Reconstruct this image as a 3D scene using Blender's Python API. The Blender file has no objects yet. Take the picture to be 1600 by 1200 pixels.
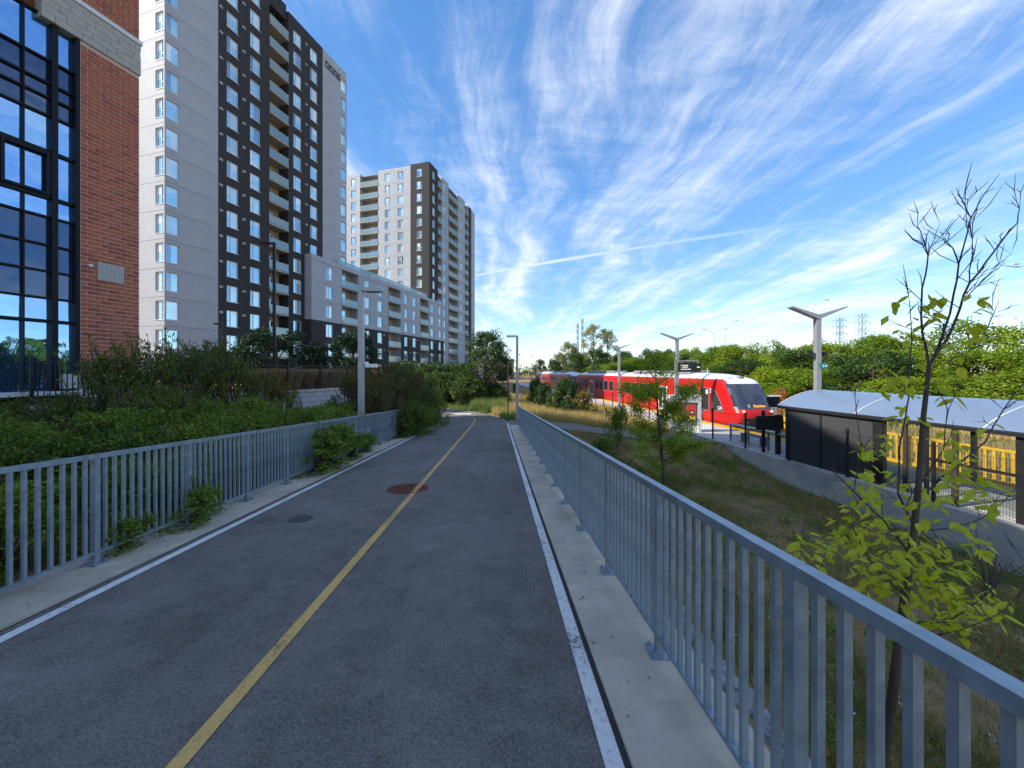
import bpy, math, random
from mathutils import Vector, Matrix
R = math.radians
S = bpy.context.scene
COL = S.collection

# ------------------------------------------------------------------ camera
EYE = 1.6          # eye height over the path at the camera
HOR = 580.0        # image row of the horizon in the 1600x1200 photograph
cam_d = bpy.data.cameras.new('camera')
cam_d.sensor_width = 36.0
cam_d.lens = 13.5
cam_d.shift_y = -(600 - HOR) / 1600.0
cam_d.clip_start = 0.05
cam_d.clip_end = 5000
cam = bpy.data.objects.new('camera', cam_d)
cam.location = (0, 0, EYE)
cam.rotation_euler = (R(90), 0, 0)
COL.objects.link(cam)
S.camera = cam
S.render.resolution_x = 1024
S.render.resolution_y = 768

# ------------------------------------------------------------------ sun + sky
SUN_EL = R(38)
SUN_DIR = Vector((-0.97, -0.24, 0)).normalized()      # horizontal direction towards the sun
sd = bpy.data.lights.new('sun', 'SUN')
sd.energy = 2.0
sd.angle = R(0.5)
sd.color = (1.0, 0.93, 0.80)
sun = bpy.data.objects.new('sun', sd)
to_sun = Vector((SUN_DIR.x * math.cos(SUN_EL), SUN_DIR.y * math.cos(SUN_EL), math.sin(SUN_EL)))
sun.rotation_euler = to_sun.to_track_quat('Z', 'Y').to_euler()
sun.location = (-40, -20, 60)
COL.objects.link(sun)

W = bpy.data.worlds.new('World')
S.world = W
W.use_nodes = True
nt = W.node_tree
nt.nodes.clear()
def N(t, tree=None, **kw):
    n = (tree or nt).nodes.new(t)
    for k, v in kw.items():
        setattr(n, k, v)
    return n
def L(a, b, tree=None):
    (tree or nt).links.new(a, b)
def M(op, a, b=None, c=None, tree=None, clamp=False):
    for x in (a, b, c):                      # the node tree the inputs live in
        if tree is None and isinstance(x, bpy.types.NodeSocket): tree = x.id_data
    tree = tree or nt
    n = tree.nodes.new('ShaderNodeMath')
    n.operation = op
    n.use_clamp = clamp
    for i, x in enumerate((a, b, c)):
        if x is None:
            continue
        if isinstance(x, (int, float)):
            n.inputs[i].default_value = x
        else:
            tree.links.new(x, n.inputs[i])
    return n.outputs[0]

sky = N('ShaderNodeTexSky')
sky.sky_type = 'NISHITA'
sky.sun_disc = False
sky.sun_elevation = SUN_EL
sky.sun_rotation = math.atan2(SUN_DIR.x, SUN_DIR.y)
sky.altitude = 300
sky.air_density = 0.85
sky.dust_density = 0.0
sky.ozone_density = 2.5
hs = N('ShaderNodeHueSaturation')
hs.inputs['Saturation'].default_value = 1.55
hs.inputs['Hue'].default_value = 0.507
hs.inputs['Value'].default_value = 0.80
gam = N('ShaderNodeGamma')
gam.inputs['Gamma'].default_value = 0.62
L(sky.outputs[0], gam.inputs['Color'])
L(gam.outputs[0], hs.inputs['Color'])
tc = N('ShaderNodeTexCoord')
sx = N('ShaderNodeSeparateXYZ')
L(tc.outputs['Generated'], sx.inputs[0])
zc = M('ADD', M('MAXIMUM', sx.outputs[2], 0.0), 0.07)
cx = M('DIVIDE', sx.outputs[0], zc)
cy = M('DIVIDE', sx.outputs[1], zc)
cmb = N('ShaderNodeCombineXYZ')
L(cx, cmb.inputs[0]); L(cy, cmb.inputs[1])
def noise(vec, scale, detail, rough, dist=0.0, tree=None):
    n = (tree or nt).nodes.new('ShaderNodeTexNoise')
    n.inputs['Scale'].default_value = scale
    n.inputs['Detail'].default_value = detail
    n.inputs['Roughness'].default_value = rough
    n.inputs['Distortion'].default_value = dist
    (tree or nt).links.new(vec, n.inputs['Vector'])
    return n
def mapping(vec, loc=(0, 0, 0), rot=(0, 0, 0), sc=(1, 1, 1), tree=None):
    m = (tree or nt).nodes.new('ShaderNodeMapping')
    m.inputs['Location'].default_value = loc
    m.inputs['Rotation'].default_value = rot
    m.inputs['Scale'].default_value = sc
    (tree or nt).links.new(vec, m.inputs['Vector'])
    return m.outputs[0]
# warp the cloud plane a little so that the streaks wander
wn = noise(mapping(cmb.outputs[0], (4.1, 1.7, 0), (0, 0, 0), (1, 1, 1)), 0.8, 3, 0.55)
wv = N('ShaderNodeVectorMath', operation='SUBTRACT')
L(wn.outputs['Color'], wv.inputs[0]); wv.inputs[1].default_value = (0.5, 0.5, 0.5)
ws = N('ShaderNodeVectorMath', operation='SCALE')
L(wv.outputs[0], ws.inputs[0]); ws.inputs['Scale'].default_value = 0.5
wa = N('ShaderNodeVectorMath', operation='ADD')
L(cmb.outputs[0], wa.inputs[0]); L(ws.outputs[0], wa.inputs[1])
ROT = (0, 0, R(7))
n_broad = noise(mapping(wa.outputs[0], (2.3, 0.4, 0), ROT, (1.5, 0.34, 1)), 1.0, 3, 0.5)
n_str = noise(mapping(wa.outputs[0], (7.7, 3.1, 0), ROT, (3.9, 0.80, 1)), 1.0, 9, 0.70, 0.2)
n_rip = noise(mapping(wa.outputs[0], (1.2, 8.4, 0), (0, 0, R(-28)), (2.6, 6.5, 1)), 1.0, 7, 0.68, 0.15)
dens = M('ADD', M('ADD', M('MULTIPLY', n_broad.outputs[0], 0.80), M('MULTIPLY', n_str.outputs[0], 0.76)),
         M('MULTIPLY', n_rip.outputs[0], 0.25))
mr = N('ShaderNodeMapRange', interpolation_type='SMOOTHSTEP')
L(dens, mr.inputs['Value'])
mr.inputs['From Min'].default_value = 0.75
mr.inputs['From Max'].default_value = 1.27
cloud = M('POWER', mr.outputs[0], 1.15)
# contrail: a straight thin line in the cloud plane
def cplane(px, py):
    d = Vector(((px - 800) / 600, 1, (HOR - py) / 600)).normalized()
    return Vector((d.x / (d.z + .07), d.y / (d.z + .07)))
ca, cb = cplane(745, 430), cplane(1010, 385)
cd = (cb - ca).normalized()
along = M('ADD', M('MULTIPLY', M('SUBTRACT', cx, ca.x), cd.x), M('MULTIPLY', M('SUBTRACT', cy, ca.y), cd.y))
acr = M('ABSOLUTE', M('ADD', M('MULTIPLY', M('SUBTRACT', cx, ca.x), -cd.y), M('MULTIPLY', M('SUBTRACT', cy, ca.y), cd.x)))
wid = M('ADD', M('MULTIPLY', n_str.outputs[0], 0.05), 0.022)
trail = M('SUBTRACT', 1.0, M('DIVIDE', acr, wid), clamp=True)
fade = M('SUBTRACT', 1.0, M('DIVIDE', M('ABSOLUTE', M('SUBTRACT', along, 0.5)), 2.0), clamp=True)
trail = M('MULTIPLY', M('MULTIPLY', trail, fade), 0.6)
cloud = M('MAXIMUM', M('MULTIPLY', cloud, 0.86), trail)
mixc = N('ShaderNodeMix', data_type='RGBA')
L(cloud, mixc.inputs['Factor'])
L(hs.outputs[0], mixc.inputs['A'])
mixc.inputs['B'].default_value = (2.4, 2.43, 2.47, 1)
bg = N('ShaderNodeBackground')
bg.inputs['Strength'].default_value = 0.15
L(mixc.outputs['Result'], bg.inputs['Color'])
wo = N('ShaderNodeOutputWorld')
L(bg.outputs[0], wo.inputs['Surface'])

S.view_settings.view_transform = 'Standard'
S.view_settings.look = 'None'
S.view_settings.gamma = 1.0
S.view_settings.use_curve_mapping = False
S.view_settings.exposure = 1.9

# ------------------------------------------------------------------ helpers
def base_mat(name):
    m = bpy.data.materials.new(name)
    m.use_nodes = True
    t = m.node_tree
    t.nodes.clear()
    o = t.nodes.new('ShaderNodeOutputMaterial')
    return m, t, o

def pm(name, c1, c2=None, scale=3.0, rough=0.7, bump=0.0, bscale=None, metal=0.0, detail=5, spec=0.4,
       c3=None, s3=0.3, rot=None, stretch=(1, 1, 1)):
    """principled surface whose colour wanders between c1 and c2 with noise (c3: a second, larger stain)"""
    m, t, o = base_mat(name)
    p = t.nodes.new('ShaderNodeBsdfPrincipled')
    t.links.new(p.outputs[0], o.inputs['Surface'])
    p.inputs['Roughness'].default_value = rough
    p.inputs['Metallic'].default_value = metal
    p.inputs['Specular IOR Level'].default_value = spec
    if c2 is None:
        c2 = tuple(x * 0.86 for x in c1)
    tcn = t.nodes.new('ShaderNodeTexCoord')
    vec = mapping(tcn.outputs['Object'], sc=stretch, tree=t)
    n1 = noise(vec, scale, detail, 0.62, tree=t)
    mx = t.nodes.new('ShaderNodeMix'); mx.data_type = 'RGBA'
    rr = t.nodes.new('ShaderNodeMapRange')
    rr.inputs['From Min'].default_value = 0.32; rr.inputs['From Max'].default_value = 0.68
    t.links.new(n1.outputs[0], rr.inputs['Value'])
    t.links.new(rr.outputs[0], mx.inputs['Factor'])
    mx.inputs['A'].default_value = (*c1, 1); mx.inputs['B'].default_value = (*c2, 1)
    out = mx.outputs['Result']
    if c3:
        n3 = noise(vec, s3, 5, 0.6, 0.3, tree=t)
        r3 = t.nodes.new('ShaderNodeMapRange')
        r3.inputs['From Min'].default_value = 0.5; r3.inputs['From Max'].default_value = 0.72
        t.links.new(n3.outputs[0], r3.inputs['Value'])
        m3 = t.nodes.new('ShaderNodeMix'); m3.data_type = 'RGBA'
        t.links.new(r3.outputs[0], m3.inputs['Factor'])
        t.links.new(out, m3.inputs['A']); m3.inputs['B'].default_value = (*c3, 1)
        out = m3.outputs['Result']
    t.links.new(out, p.inputs['Base Color'])
    if bump:
        nb = noise(vec, bscale or scale * 4, 4, 0.6, tree=t)
        b = t.nodes.new('ShaderNodeBump')
        b.inputs['Strength'].default_value = bump
        b.inputs['Distance'].default_value = 0.02
        t.links.new(nb.outputs[0], b.inputs['Height'])
        t.links.new(b.outputs[0], p.inputs['Normal'])
    return m

def leaf_mat(name, cols, trans=0.35, gloss=0.035):
    """leaves: every leaf (mesh island) takes its own tone between the given colours"""
    m, t, o = base_mat(name)
    g = t.nodes.new('ShaderNodeNewGeometry')
    oi = t.nodes.new('ShaderNodeObjectInfo')
    tcn = t.nodes.new('ShaderNodeTexCoord')
    n1 = noise(tcn.outputs['Object'], 1.3, 3, 0.6, tree=t)
    f = M('ADD', M('MULTIPLY', g.outputs['Random Per Island'], 0.48),
          M('ADD', M('MULTIPLY', n1.outputs[0], 0.5), M('MULTIPLY', oi.outputs['Random'], 0.42), tree=t), tree=t)
    f = M('SUBTRACT', f, 0.19, tree=t, clamp=True)
    cr = t.nodes.new('ShaderNodeValToRGB')
    e = cr.color_ramp.elements
    e[0].position = 0.12; e[0].color = (*cols[0], 1)
    e[1].position = 0.95; e[1].color = (*cols[-1], 1)
    for i, c in enumerate(cols[1:-1]):
        x = e.new(0.12 + 0.83 * (i + 1) / (len(cols) - 1)); x.color = (*c, 1)
    t.links.new(f, cr.inputs[0])
    d = t.nodes.new('ShaderNodeBsdfDiffuse'); tr = t.nodes.new('ShaderNodeBsdfTranslucent')
    gl = t.nodes.new('ShaderNodeBsdfGlossy'); gl.inputs['Roughness'].default_value = 0.6
    gl.inputs['Color'].default_value = (0.7, 0.75, 0.7, 1)
    t.links.new(cr.outputs[0], d.inputs['Color'])
    t.links.new(cr.outputs[0], tr.inputs['Color'])
    m1 = t.nodes.new('ShaderNodeMixShader'); m1.inputs[0].default_value = trans
    m2 = t.nodes.new('ShaderNodeMixShader'); m2.inputs[0].default_value = gloss
    t.links.new(d.outputs[0], m1.inputs[1]); t.links.new(tr.outputs[0], m1.inputs[2])
    t.links.new(m1.outputs[0], m2.inputs[1]); t.links.new(gl.outputs[0], m2.inputs[2])
    t.links.new(m2.outputs[0], o.inputs['Surface'])
    return m

def glass_mat(name, tint, inner, refl=0.6, rough=0.03, wob=0.02):
    """window glass: sky reflection over a dark or blind-covered room"""
    m, t, o = base_mat(name)
    gl = t.nodes.new('ShaderNodeBsdfGlossy'); gl.inputs['Roughness'].default_value = rough
    gl.inputs['Color'].default_value = (*tint, 1)
    d = t.nodes.new('ShaderNodeBsdfDiffuse')
    tcn = t.nodes.new('ShaderNodeTexCoord'); oi = t.nodes.new('ShaderNodeObjectInfo')
    mx = t.nodes.new('ShaderNodeMix'); mx.data_type = 'RGBA'
    mx.inputs['A'].default_value = (*inner, 1)
    mx.inputs['B'].default_value = (*[min(1, x * 2.6 + 0.02) for x in inner], 1)
    t.links.new(oi.outputs['Random'], mx.inputs['Factor'])
    t.links.new(mx.outputs['Result'], d.inputs['Color'])
    nb = noise(tcn.outputs['Object'], 0.9, 2, 0.5, tree=t)
    b = t.nodes.new('ShaderNodeBump'); b.inputs['Strength'].default_value = wob; b.inputs['Distance'].default_value = 0.3
    t.links.new(nb.outputs[0], b.inputs['Height'])
    t.links.new(b.outputs[0], gl.inputs['Normal'])
    lw = t.nodes.new('ShaderNodeFresnel'); lw.inputs[0].default_value = 1.5
    f = M('ADD', lw.outputs[0], refl, tree=t, clamp=True)
    ms = t.nodes.new('ShaderNodeMixShader')
    t.links.new(f, ms.inputs[0]); t.links.new(d.outputs[0], ms.inputs[1]); t.links.new(gl.outputs[0], ms.inputs[2])
    t.links.new(ms.outputs[0], o.inputs['Surface'])
    return m

def clear_mat(name, tint=(0.7, 0.85, 0.85), fac=0.45, body=(0.3, 0.42, 0.42)):
    """balcony glass: partly see-through, partly frosted, with a reflection"""
    m, t, o = base_mat(name)
    tr = t.nodes.new('ShaderNodeBsdfTransparent'); tr.inputs[0].default_value = (*tint, 1)
    d = t.nodes.new('ShaderNodeBsdfDiffuse'); d.inputs[0].default_value = (*body, 1)
    gl = t.nodes.new('ShaderNodeBsdfGlossy'); gl.inputs['Roughness'].default_value = 0.08
    m1 = t.nodes.new('ShaderNodeMixShader'); m1.inputs[0].default_value = fac
    m2 = t.nodes.new('ShaderNodeMixShader'); m2.inputs[0].default_value = 0.16
    t.links.new(tr.outputs[0], m1.inputs[1]); t.links.new(d.outputs[0], m1.inputs[2])
    t.links.new(m1.outputs[0], m2.inputs[1]); t.links.new(gl.outputs[0], m2.inputs[2])
    t.links.new(m2.outputs[0], o.inputs['Surface'])
    return m

def emit_mat(name, c, s):
    m, t, o = base_mat(name)
    e = t.nodes.new('ShaderNodeEmission'); e.inputs[0].default_value = (*c, 1); e.inputs[1].default_value = s
    t.links.new(e.outputs[0], o.inputs['Surface'])
    return m

class MB:
    def __init__(self):
        self.v = []; self.f = []; self.m = []
    def face(self, pts, mi=0):
        n = len(self.v)
        self.v.extend([tuple(p) for p in pts])
        self.f.append(tuple(range(n, n + len(pts)))); self.m.append(mi)
    def box(self, x0, x1, y0, y1, z0, z1, mi=0):
        n = len(self.v)
        self.v.extend([(x0, y0, z0), (x1, y0, z0), (x1, y1, z0), (x0, y1, z0), (x0, y0, z1), (x1, y0, z1), (x1, y1, z1), (x0, y1, z1)])
        for q in ((0, 3, 2, 1), (4, 5, 6, 7), (0, 1, 5, 4), (1, 2, 6, 5), (2, 3, 7, 6), (3, 0, 4, 7)):
            self.f.append(tuple(n + i for i in q)); self.m.append(mi)
        return self
    def cbox(self, x, y, z, sx, sy, sz, mi=0):
        return self.box(x - sx / 2, x + sx / 2, y - sy / 2, y + sy / 2, z, z + sz, mi)
    def bevbox(self, x0, x1, y0, y1, z0, z1, b, mi=0):
        """box with chamfered vertical and top edges"""
        ring = lambda i: [(x0 + b + i, y0 + i), (x1 - b - i, y0 + i), (x1 - i, y0 + b + i), (x1 - i, y1 - b - i), (x1 - b - i, y1 - i), (x0 + b + i, y1 - i), (x0 + i, y1 - b - i), (x0 + i, y0 + b + i)]
        n = len(self.v)
        for i, z in ((0, z0), (0, z1 - b), (b * 0.7, z1)):
            self.v.extend([(x, y, z) for x, y in ring(i)])
        for k in (0, 1):
            for j in range(8):
                a = n + k * 8 + j; c = n + k * 8 + (j + 1) % 8
                self.f.append((a, c, c + 8, a + 8)); self.m.append(mi)
        self.f.append(tuple(n + 16 + j for j in range(8))); self.m.append(mi)
        self.f.append(tuple(n + j for j in reversed(range(8)))); self.m.append(mi)
        return self
    def tube(self, p, q, r, r2=None, n=6, mi=0, cap=True):
        p = Vector(p); q = Vector(q); r2 = r if r2 is None else r2
        d = (q - p)
        if d.length < 1e-6:
            return self
        d.normalize()
        u = d.orthogonal().normalized(); w = d.cross(u)
        b = len(self.v)
        for c, rr in ((p, r), (q, r2)):
            for i in range(n):
                a = 2 * math.pi * i / n
                self.v.append(tuple(c + u * (rr * math.cos(a)) + w * (rr * math.sin(a))))
        for i in range(n):
            j = (i + 1) % n
            self.f.append((b + i, b + j, b + n + j, b + n + i)); self.m.append(mi)
        if cap:
            self.f.append(tuple(b + i for i in reversed(range(n)))); self.m.append(mi)
            self.f.append(tuple(b + n + i for i in range(n))); self.m.append(mi)
        return self
    def poly(self, pts, rs, n=6, mi=0):
        # one continuous tapered tube through all the points
        pts = [Vector(p) for p in pts]
        pts = [p for i, p in enumerate(pts) if i == 0 or (p - pts[i - 1]).length > 1e-5]
        if len(pts) < 2: return self
        u = (pts[1] - pts[0]).normalized().orthogonal().normalized()
        b = len(self.v)
        for i, p in enumerate(pts):
            d = (pts[min(i + 1, len(pts) - 1)] - pts[max(i - 1, 0)]).normalized()
            u = (u - d * u.dot(d))
            u = u.normalized() if u.length > 1e-5 else d.orthogonal().normalized()
            w = d.cross(u)
            for k in range(n):
                a = 2 * math.pi * k / n
                self.v.append(tuple(p + u * (rs[i] * math.cos(a)) + w * (rs[i] * math.sin(a))))
        for i in range(len(pts) - 1):
            for k in range(n):
                j = (k + 1) % n
                self.f.append((b + i * n + k, b + i * n + j, b + (i + 1) * n + j, b + (i + 1) * n + k)); self.m.append(mi)
        self.f.append(tuple(b + (len(pts) - 1) * n + k for k in range(n))); self.m.append(mi)
        self.f.append(tuple(b + k for k in reversed(range(n)))); self.m.append(mi)
        return self
    def beam(self, p, q, w, h, mi=0):
        """rectangular bar from p to q, w wide (horizontal), h high"""
        p = Vector(p); q = Vector(q)
        d = (q - p).normalized()
        s = d.cross(Vector((0, 0, 1)))
        s = Vector((1, 0, 0)) if s.length < 1e-4 else s.normalized()
        u = s.cross(d).normalized()
        n = len(self.v)
        for c in (p, q):
            for a, b in ((-1, -1), (1, -1), (1, 1), (-1, 1)):
                self.v.append(tuple(c + s * (a * w / 2) + u * (b * h / 2)))
        for f in ((0, 1, 2, 3), (7, 6, 5, 4), (0, 4, 5, 1), (1, 5, 6, 2), (2, 6, 7, 3), (3, 7, 4, 0)):
            self.f.append(tuple(n + i for i in f)); self.m.append(mi)
        return self
    def mesh(self, name='mesh', mats=(), smooth=False):
        me = bpy.data.meshes.new(name)
        me.from_pydata(self.v, [], self.f)
        for m in mats:
            me.materials.append(m)
        if len(mats) > 1:
            me.polygons.foreach_set('material_index', self.m)
        if smooth:
            me.polygons.foreach_set('use_smooth', [True] * len(me.polygons))
        me.update()
        return me

def obj(name, data, mats=None, parent=None, loc=(0, 0, 0), rz=0.0, smooth=False):
    if isinstance(data, MB):
        if mats is None: mats = ()
        if not isinstance(mats, (list, tuple)): mats = (mats,)
        data = data.mesh(name, mats, smooth)
    o = bpy.data.objects.new(name, data)
    o.location = loc
    o.rotation_euler = (0, 0, rz)
    o.parent = parent
    COL.objects.link(o)
    return o
def tag(o, label=None, cat=None, group=None, kind=None):
    if label: o['label'] = label
    if cat: o['category'] = cat
    if group: o['group'] = group
    if kind: o['kind'] = kind
    return o
def thing(name, label, cat, loc=(0, 0, 0), rz=0.0, group=None):
    o = bpy.data.objects.new(name, None)
    o.location = loc; o.rotation_euler = (0, 0, rz); o.empty_display_size = 0.2
    COL.objects.link(o)
    return tag(o, label, cat, group)
def dup(root, loc=None, rz=None, label=None, group=None, scale=None):
    def cp(o, par):
        c = o.copy(); c.parent = par; COL.objects.link(c)
        for ch in KIDS(o): cp(ch, c)
        return c
    c = cp(root, None)
    if loc is not None: c.location = loc
    if rz is not None: c.rotation_euler = (0, 0, rz)
    if label: c['label'] = label
    if group: c['group'] = group
    if scale: c.scale = scale if isinstance(scale, (tuple, list)) else (scale,) * 3
    return c
def KIDS(o):
    return list(o.children)
def P3(px, py, Y):
    return Vector(((px - 800) / 600 * Y, Y, EYE - (py - HOR) / 600 * Y))
def text_mesh(s, size, mat, name='lettering', bold=0.0, ext=0.004):
    c = bpy.data.curves.new(name, 'FONT'); c.body = s; c.size = size
    c.align_x = 'CENTER'; c.align_y = 'CENTER'; c.extrude = ext; c.offset = bold
    c.resolution_u = 3
    o = bpy.data.objects.new(name, c); COL.objects.link(o)
    dg = bpy.context.evaluated_depsgraph_get()
    me = bpy.data.meshes.new_from_object(o.evaluated_get(dg))
    bpy.data.objects.remove(o); bpy.data.curves.remove(c)
    me.materials.clear(); me.materials.append(mat)
    return me
def sm(a, b, x):
    t = min(1, max(0, (x - a) / (b - a)))
    return t * t * (3 - 2 * t)
def lerp(a, b, t):
    return a + (b - a) * t

# ------------------------------------------------------------------ materials
def asphalt_mat():
    m, t, o = base_mat('asphalt')
    p = t.nodes.new('ShaderNodeBsdfPrincipled'); t.links.new(p.outputs[0], o.inputs['Surface'])
    p.inputs['Roughness'].default_value = 0.82
    p.inputs['Specular IOR Level'].default_value = 0.35
    tcn = t.nodes.new('ShaderNodeTexCoord'); v = tcn.outputs['Object']
    big = noise(v, 0.45, 4, 0.6, 0.4, tree=t); mid = noise(v, 5, 5, 0.65, tree=t)
    wear = noise(mapping(v, sc=(1.6, 0.12, 1), tree=t), 1.0, 4, 0.6, tree=t)
    fine = noise(v, 75, 4, 0.85, tree=t)
    mott = noise(v, 1.6, 6, 0.7, 0.8, tree=t)
    vo = t.nodes.new('ShaderNodeTexVoronoi'); vo.inputs['Scale'].default_value = 95
    t.links.new(v, vo.inputs['Vector'])
    f = M('ADD', M('ADD', M('MULTIPLY', big.outputs[0], 0.30), M('MULTIPLY', mott.outputs[0], 0.28)), M('MULTIPLY', mid.outputs[0], 0.26), tree=t)
    f = M('ADD', f, M('MULTIPLY', wear.outputs[0], 0.18), tree=t)
    f = M('ADD', f, M('MULTIPLY', fine.outputs[0], 1.15), tree=t)
    cr = t.nodes.new('ShaderNodeValToRGB'); e = cr.color_ramp.elements
    e[0].position = 0.32; e[0].color = (0.0175, 0.016, 0.0145, 1)
    e[1].position = 0.96; e[1].color = (0.33, 0.30, 0.265, 1)
    f = M('SUBTRACT', f, 0.47)
    t.links.new(f, cr.inputs[0])
    # scattered pale stones
    st = M('LESS_THAN', vo.outputs['Distance'], 0.20, tree=t)
    sep = t.nodes.new('ShaderNodeSeparateColor'); t.links.new(vo.outputs['Color'], sep.inputs[0])
    st = M('MULTIPLY', st, M('GREATER_THAN', sep.outputs[0], 0.82, tree=t), tree=t)
    mx = t.nodes.new('ShaderNodeMix'); mx.data_type = 'RGBA'
    t.links.new(M('MULTIPLY', st, 0.9, tree=t), mx.inputs['Factor'])
    t.links.new(cr.outputs[0], mx.inputs['A']); mx.inputs['B'].default_value = (0.36, 0.34, 0.33, 1)
    t.links.new(mx.outputs['Result'], p.inputs['Base Color'])
    b = t.nodes.new('ShaderNodeBump'); b.inputs['Strength'].default_value = 0.55; b.inputs['Distance'].default_value = 0.006
    t.links.new(M('ADD', fine.outputs[0], vo.outputs['Distance'], tree=t), b.inputs['Height'])
    t.links.new(b.outputs[0], p.inputs['Normal'])
    return m
def paint_mat(name, col, under=(0.06, 0.055, 0.055), amount=0.5):
    """road paint worn through to the asphalt in specks"""
    m, t, o = base_mat(name)
    p = t.nodes.new('ShaderNodeBsdfPrincipled'); t.links.new(p.outputs[0], o.inputs['Surface'])
    p.inputs['Roughness'].default_value = 0.75
    tcn = t.nodes.new('ShaderNodeTexCoord'); v = tcn.outputs['Object']
    a = noise(v, 38, 6, 0.85, tree=t); b2 = noise(v, 2.2, 4, 0.6, tree=t)
    f = M('ADD', M('MULTIPLY', a.outputs[0], 0.75), M('MULTIPLY', b2.outputs[0], 0.35), tree=t)
    rr = t.nodes.new('ShaderNodeMapRange'); rr.inputs['From Min'].default_value = amount + 0.06; rr.inputs['From Max'].default_value = amount + 0.2
    t.links.new(f, rr.inputs['Value'])
    mx = t.nodes.new('ShaderNodeMix'); mx.data_type = 'RGBA'
    t.links.new(rr.outputs[0], mx.inputs['Factor'])
    mx.inputs['A'].default_value = (*col, 1); mx.inputs['B'].default_value = (*under, 1)
    t.links.new(mx.outputs['Result'], p.inputs['Base Color'])
    b = t.nodes.new('ShaderNodeBump'); b.inputs['Strength'].default_value = 0.4; b.inputs['Distance'].default_value = 0.004
    t.links.new(a.outputs[0], b.inputs['Height']); t.links.new(b.outputs[0], p.inputs['Normal'])
    return m

MT = {}
MT['asphalt'] = asphalt_mat()
MT['white_line'] = paint_mat('white_road_paint', (0.74, 0.73, 0.70), amount=0.505)
MT['yellow_line'] = paint_mat('yellow_road_paint', (0.66, 0.42, 0.13), amount=0.495)
MT['kerb_concrete'] = pm('kerb_concrete', (0.46, 0.40, 0.31), (0.62, 0.545, 0.43), 3.5, 0.85, 0.45, 60, c3=(0.37, 0.32, 0.25), s3=1.1)
MT['wall_concrete'] = pm('wall_concrete', (0.40, 0.38, 0.35), (0.49, 0.465, 0.425), 1.4, 0.85, 0.3, 40, c3=(0.27, 0.265, 0.25), s3=0.6)
MT['joint'] = pm('dark_joint', (0.05, 0.045, 0.042), rough=0.9)
MT['galv'] = pm('blue_grey_galvanised_steel', (0.225, 0.285, 0.330), (0.330, 0.395, 0.440), 14, 0.42, 0.06, 120, metal=0.35, spec=0.5, c3=(0.185, 0.235, 0.275), s3=5)
MT['pole'] = pm('grey_painted_pole', (0.30, 0.31, 0.33), (0.36, 0.37, 0.39), 5, 0.4, metal=0.4)
MT['black'] = pm('black_powder_coat', (0.012, 0.012, 0.014), (0.02, 0.02, 0.022), 6, 0.45)
MT['soil'] = pm('soil', (0.17, 0.108, 0.052), (0.31, 0.205, 0.095), 2.5, 0.95, 0.6, 12, c3=(0.09, 0.095, 0.026), s3=0.8)
MT['stone'] = pm('riprap_stone', (0.20, 0.21, 0.24), (0.36, 0.37, 0.40), 5, 0.8, 0.5, 18)
MT['block'] = pm('split_stone_block', (0.42, 0.42, 0.42), (0.54, 0.54, 0.53), 4, 0.85, 0.6, 25)
MT['mortar'] = pm('mortar', (0.48, 0.36, 0.32), (0.56, 0.43, 0.39), 8, 0.9)
MT['brick'] = pm('red_brick', (0.33, 0.082, 0.042), (0.44, 0.130, 0.070), 6, 0.85, 0.4, 60, c3=(0.16, 0.045, 0.04), s3=1.7)
MT['brick2'] = pm('dark_red_brick', (0.25, 0.060, 0.036), (0.33, 0.085, 0.050), 6, 0.85, 0.4, 60)
MT['band'] = pm('grey_stone_band', (0.33, 0.32, 0.29), (0.42, 0.40, 0.36), 5, 0.85, 0.4, 40)
MT['white_trim'] = pm('white_trim', (0.66, 0.67, 0.67), rough=0.5)
MT['frame_dark'] = pm('dark_window_frame', (0.006, 0.007, 0.012), rough=0.5, spec=0.2)
MT['frame_white'] = pm('white_window_frame', (0.72, 0.74, 0.74), rough=0.45)
MT['panel_grey'] = pm('light_grey_wall_panel', (0.350, 0.365, 0.395), (0.395, 0.410, 0.440), 0.6, 0.7, 0.12, 14, c3=(0.325, 0.338, 0.365), s3=0.16)
MT['panel_dark'] = pm('charcoal_brick_cladding', (0.030, 0.027, 0.028), (0.044, 0.040, 0.041), 2.0, 0.85, 0.3, 20)
MT['tan_panel'] = pm('beige_balcony_wall', (0.42, 0.33, 0.23), rough=0.7)
MT['slab'] = pm('balcony_slab_concrete', (0.42, 0.40, 0.35), rough=0.8)
MT['glass_sky'] = glass_mat('sky_reflecting_glass', (0.62, 0.90, 1.0), (0.16, 0.25, 0.28), 0.50)
MT['glass_dim'] = glass_mat('dim_window_glass', (0.55, 0.75, 0.92), (0.05, 0.08, 0.11), 0.38)
MT['glass_blind'] = glass_mat('window_with_blind', (0.7, 0.92, 1.0), (0.38, 0.45, 0.46), 0.32)
MT['glass_curtain'] = glass_mat('blue_curtain_wall_glass', (0.36, 0.64, 1.0), (0.006, 0.025, 0.06), 0.62, 0.015, 0.05)
MT['glass_spandrel'] = glass_mat('dark_spandrel_glass', (0.22, 0.32, 0.5), (0.004, 0.006, 0.012), 0.28, 0.05, 0.06)
MT['balcony_glass'] = clear_mat('frosted_balcony_glass')
MT['shelter_glass'] = clear_mat('shelter_glass', (0.93, 0.96, 0.96), 0.04, (0.2, 0.25, 0.25))
MT['bark'] = pm('brown_bark', (0.055, 0.040, 0.030), (0.10, 0.08, 0.062), 9, 0.9, 0.6, 40, stretch=(1, 1, 0.25))
MT['bark_purple'] = pm('smooth_twig_bark', (0.040, 0.027, 0.030), (0.080, 0.062, 0.058), 14, 0.75, 0.3, 60)
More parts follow.
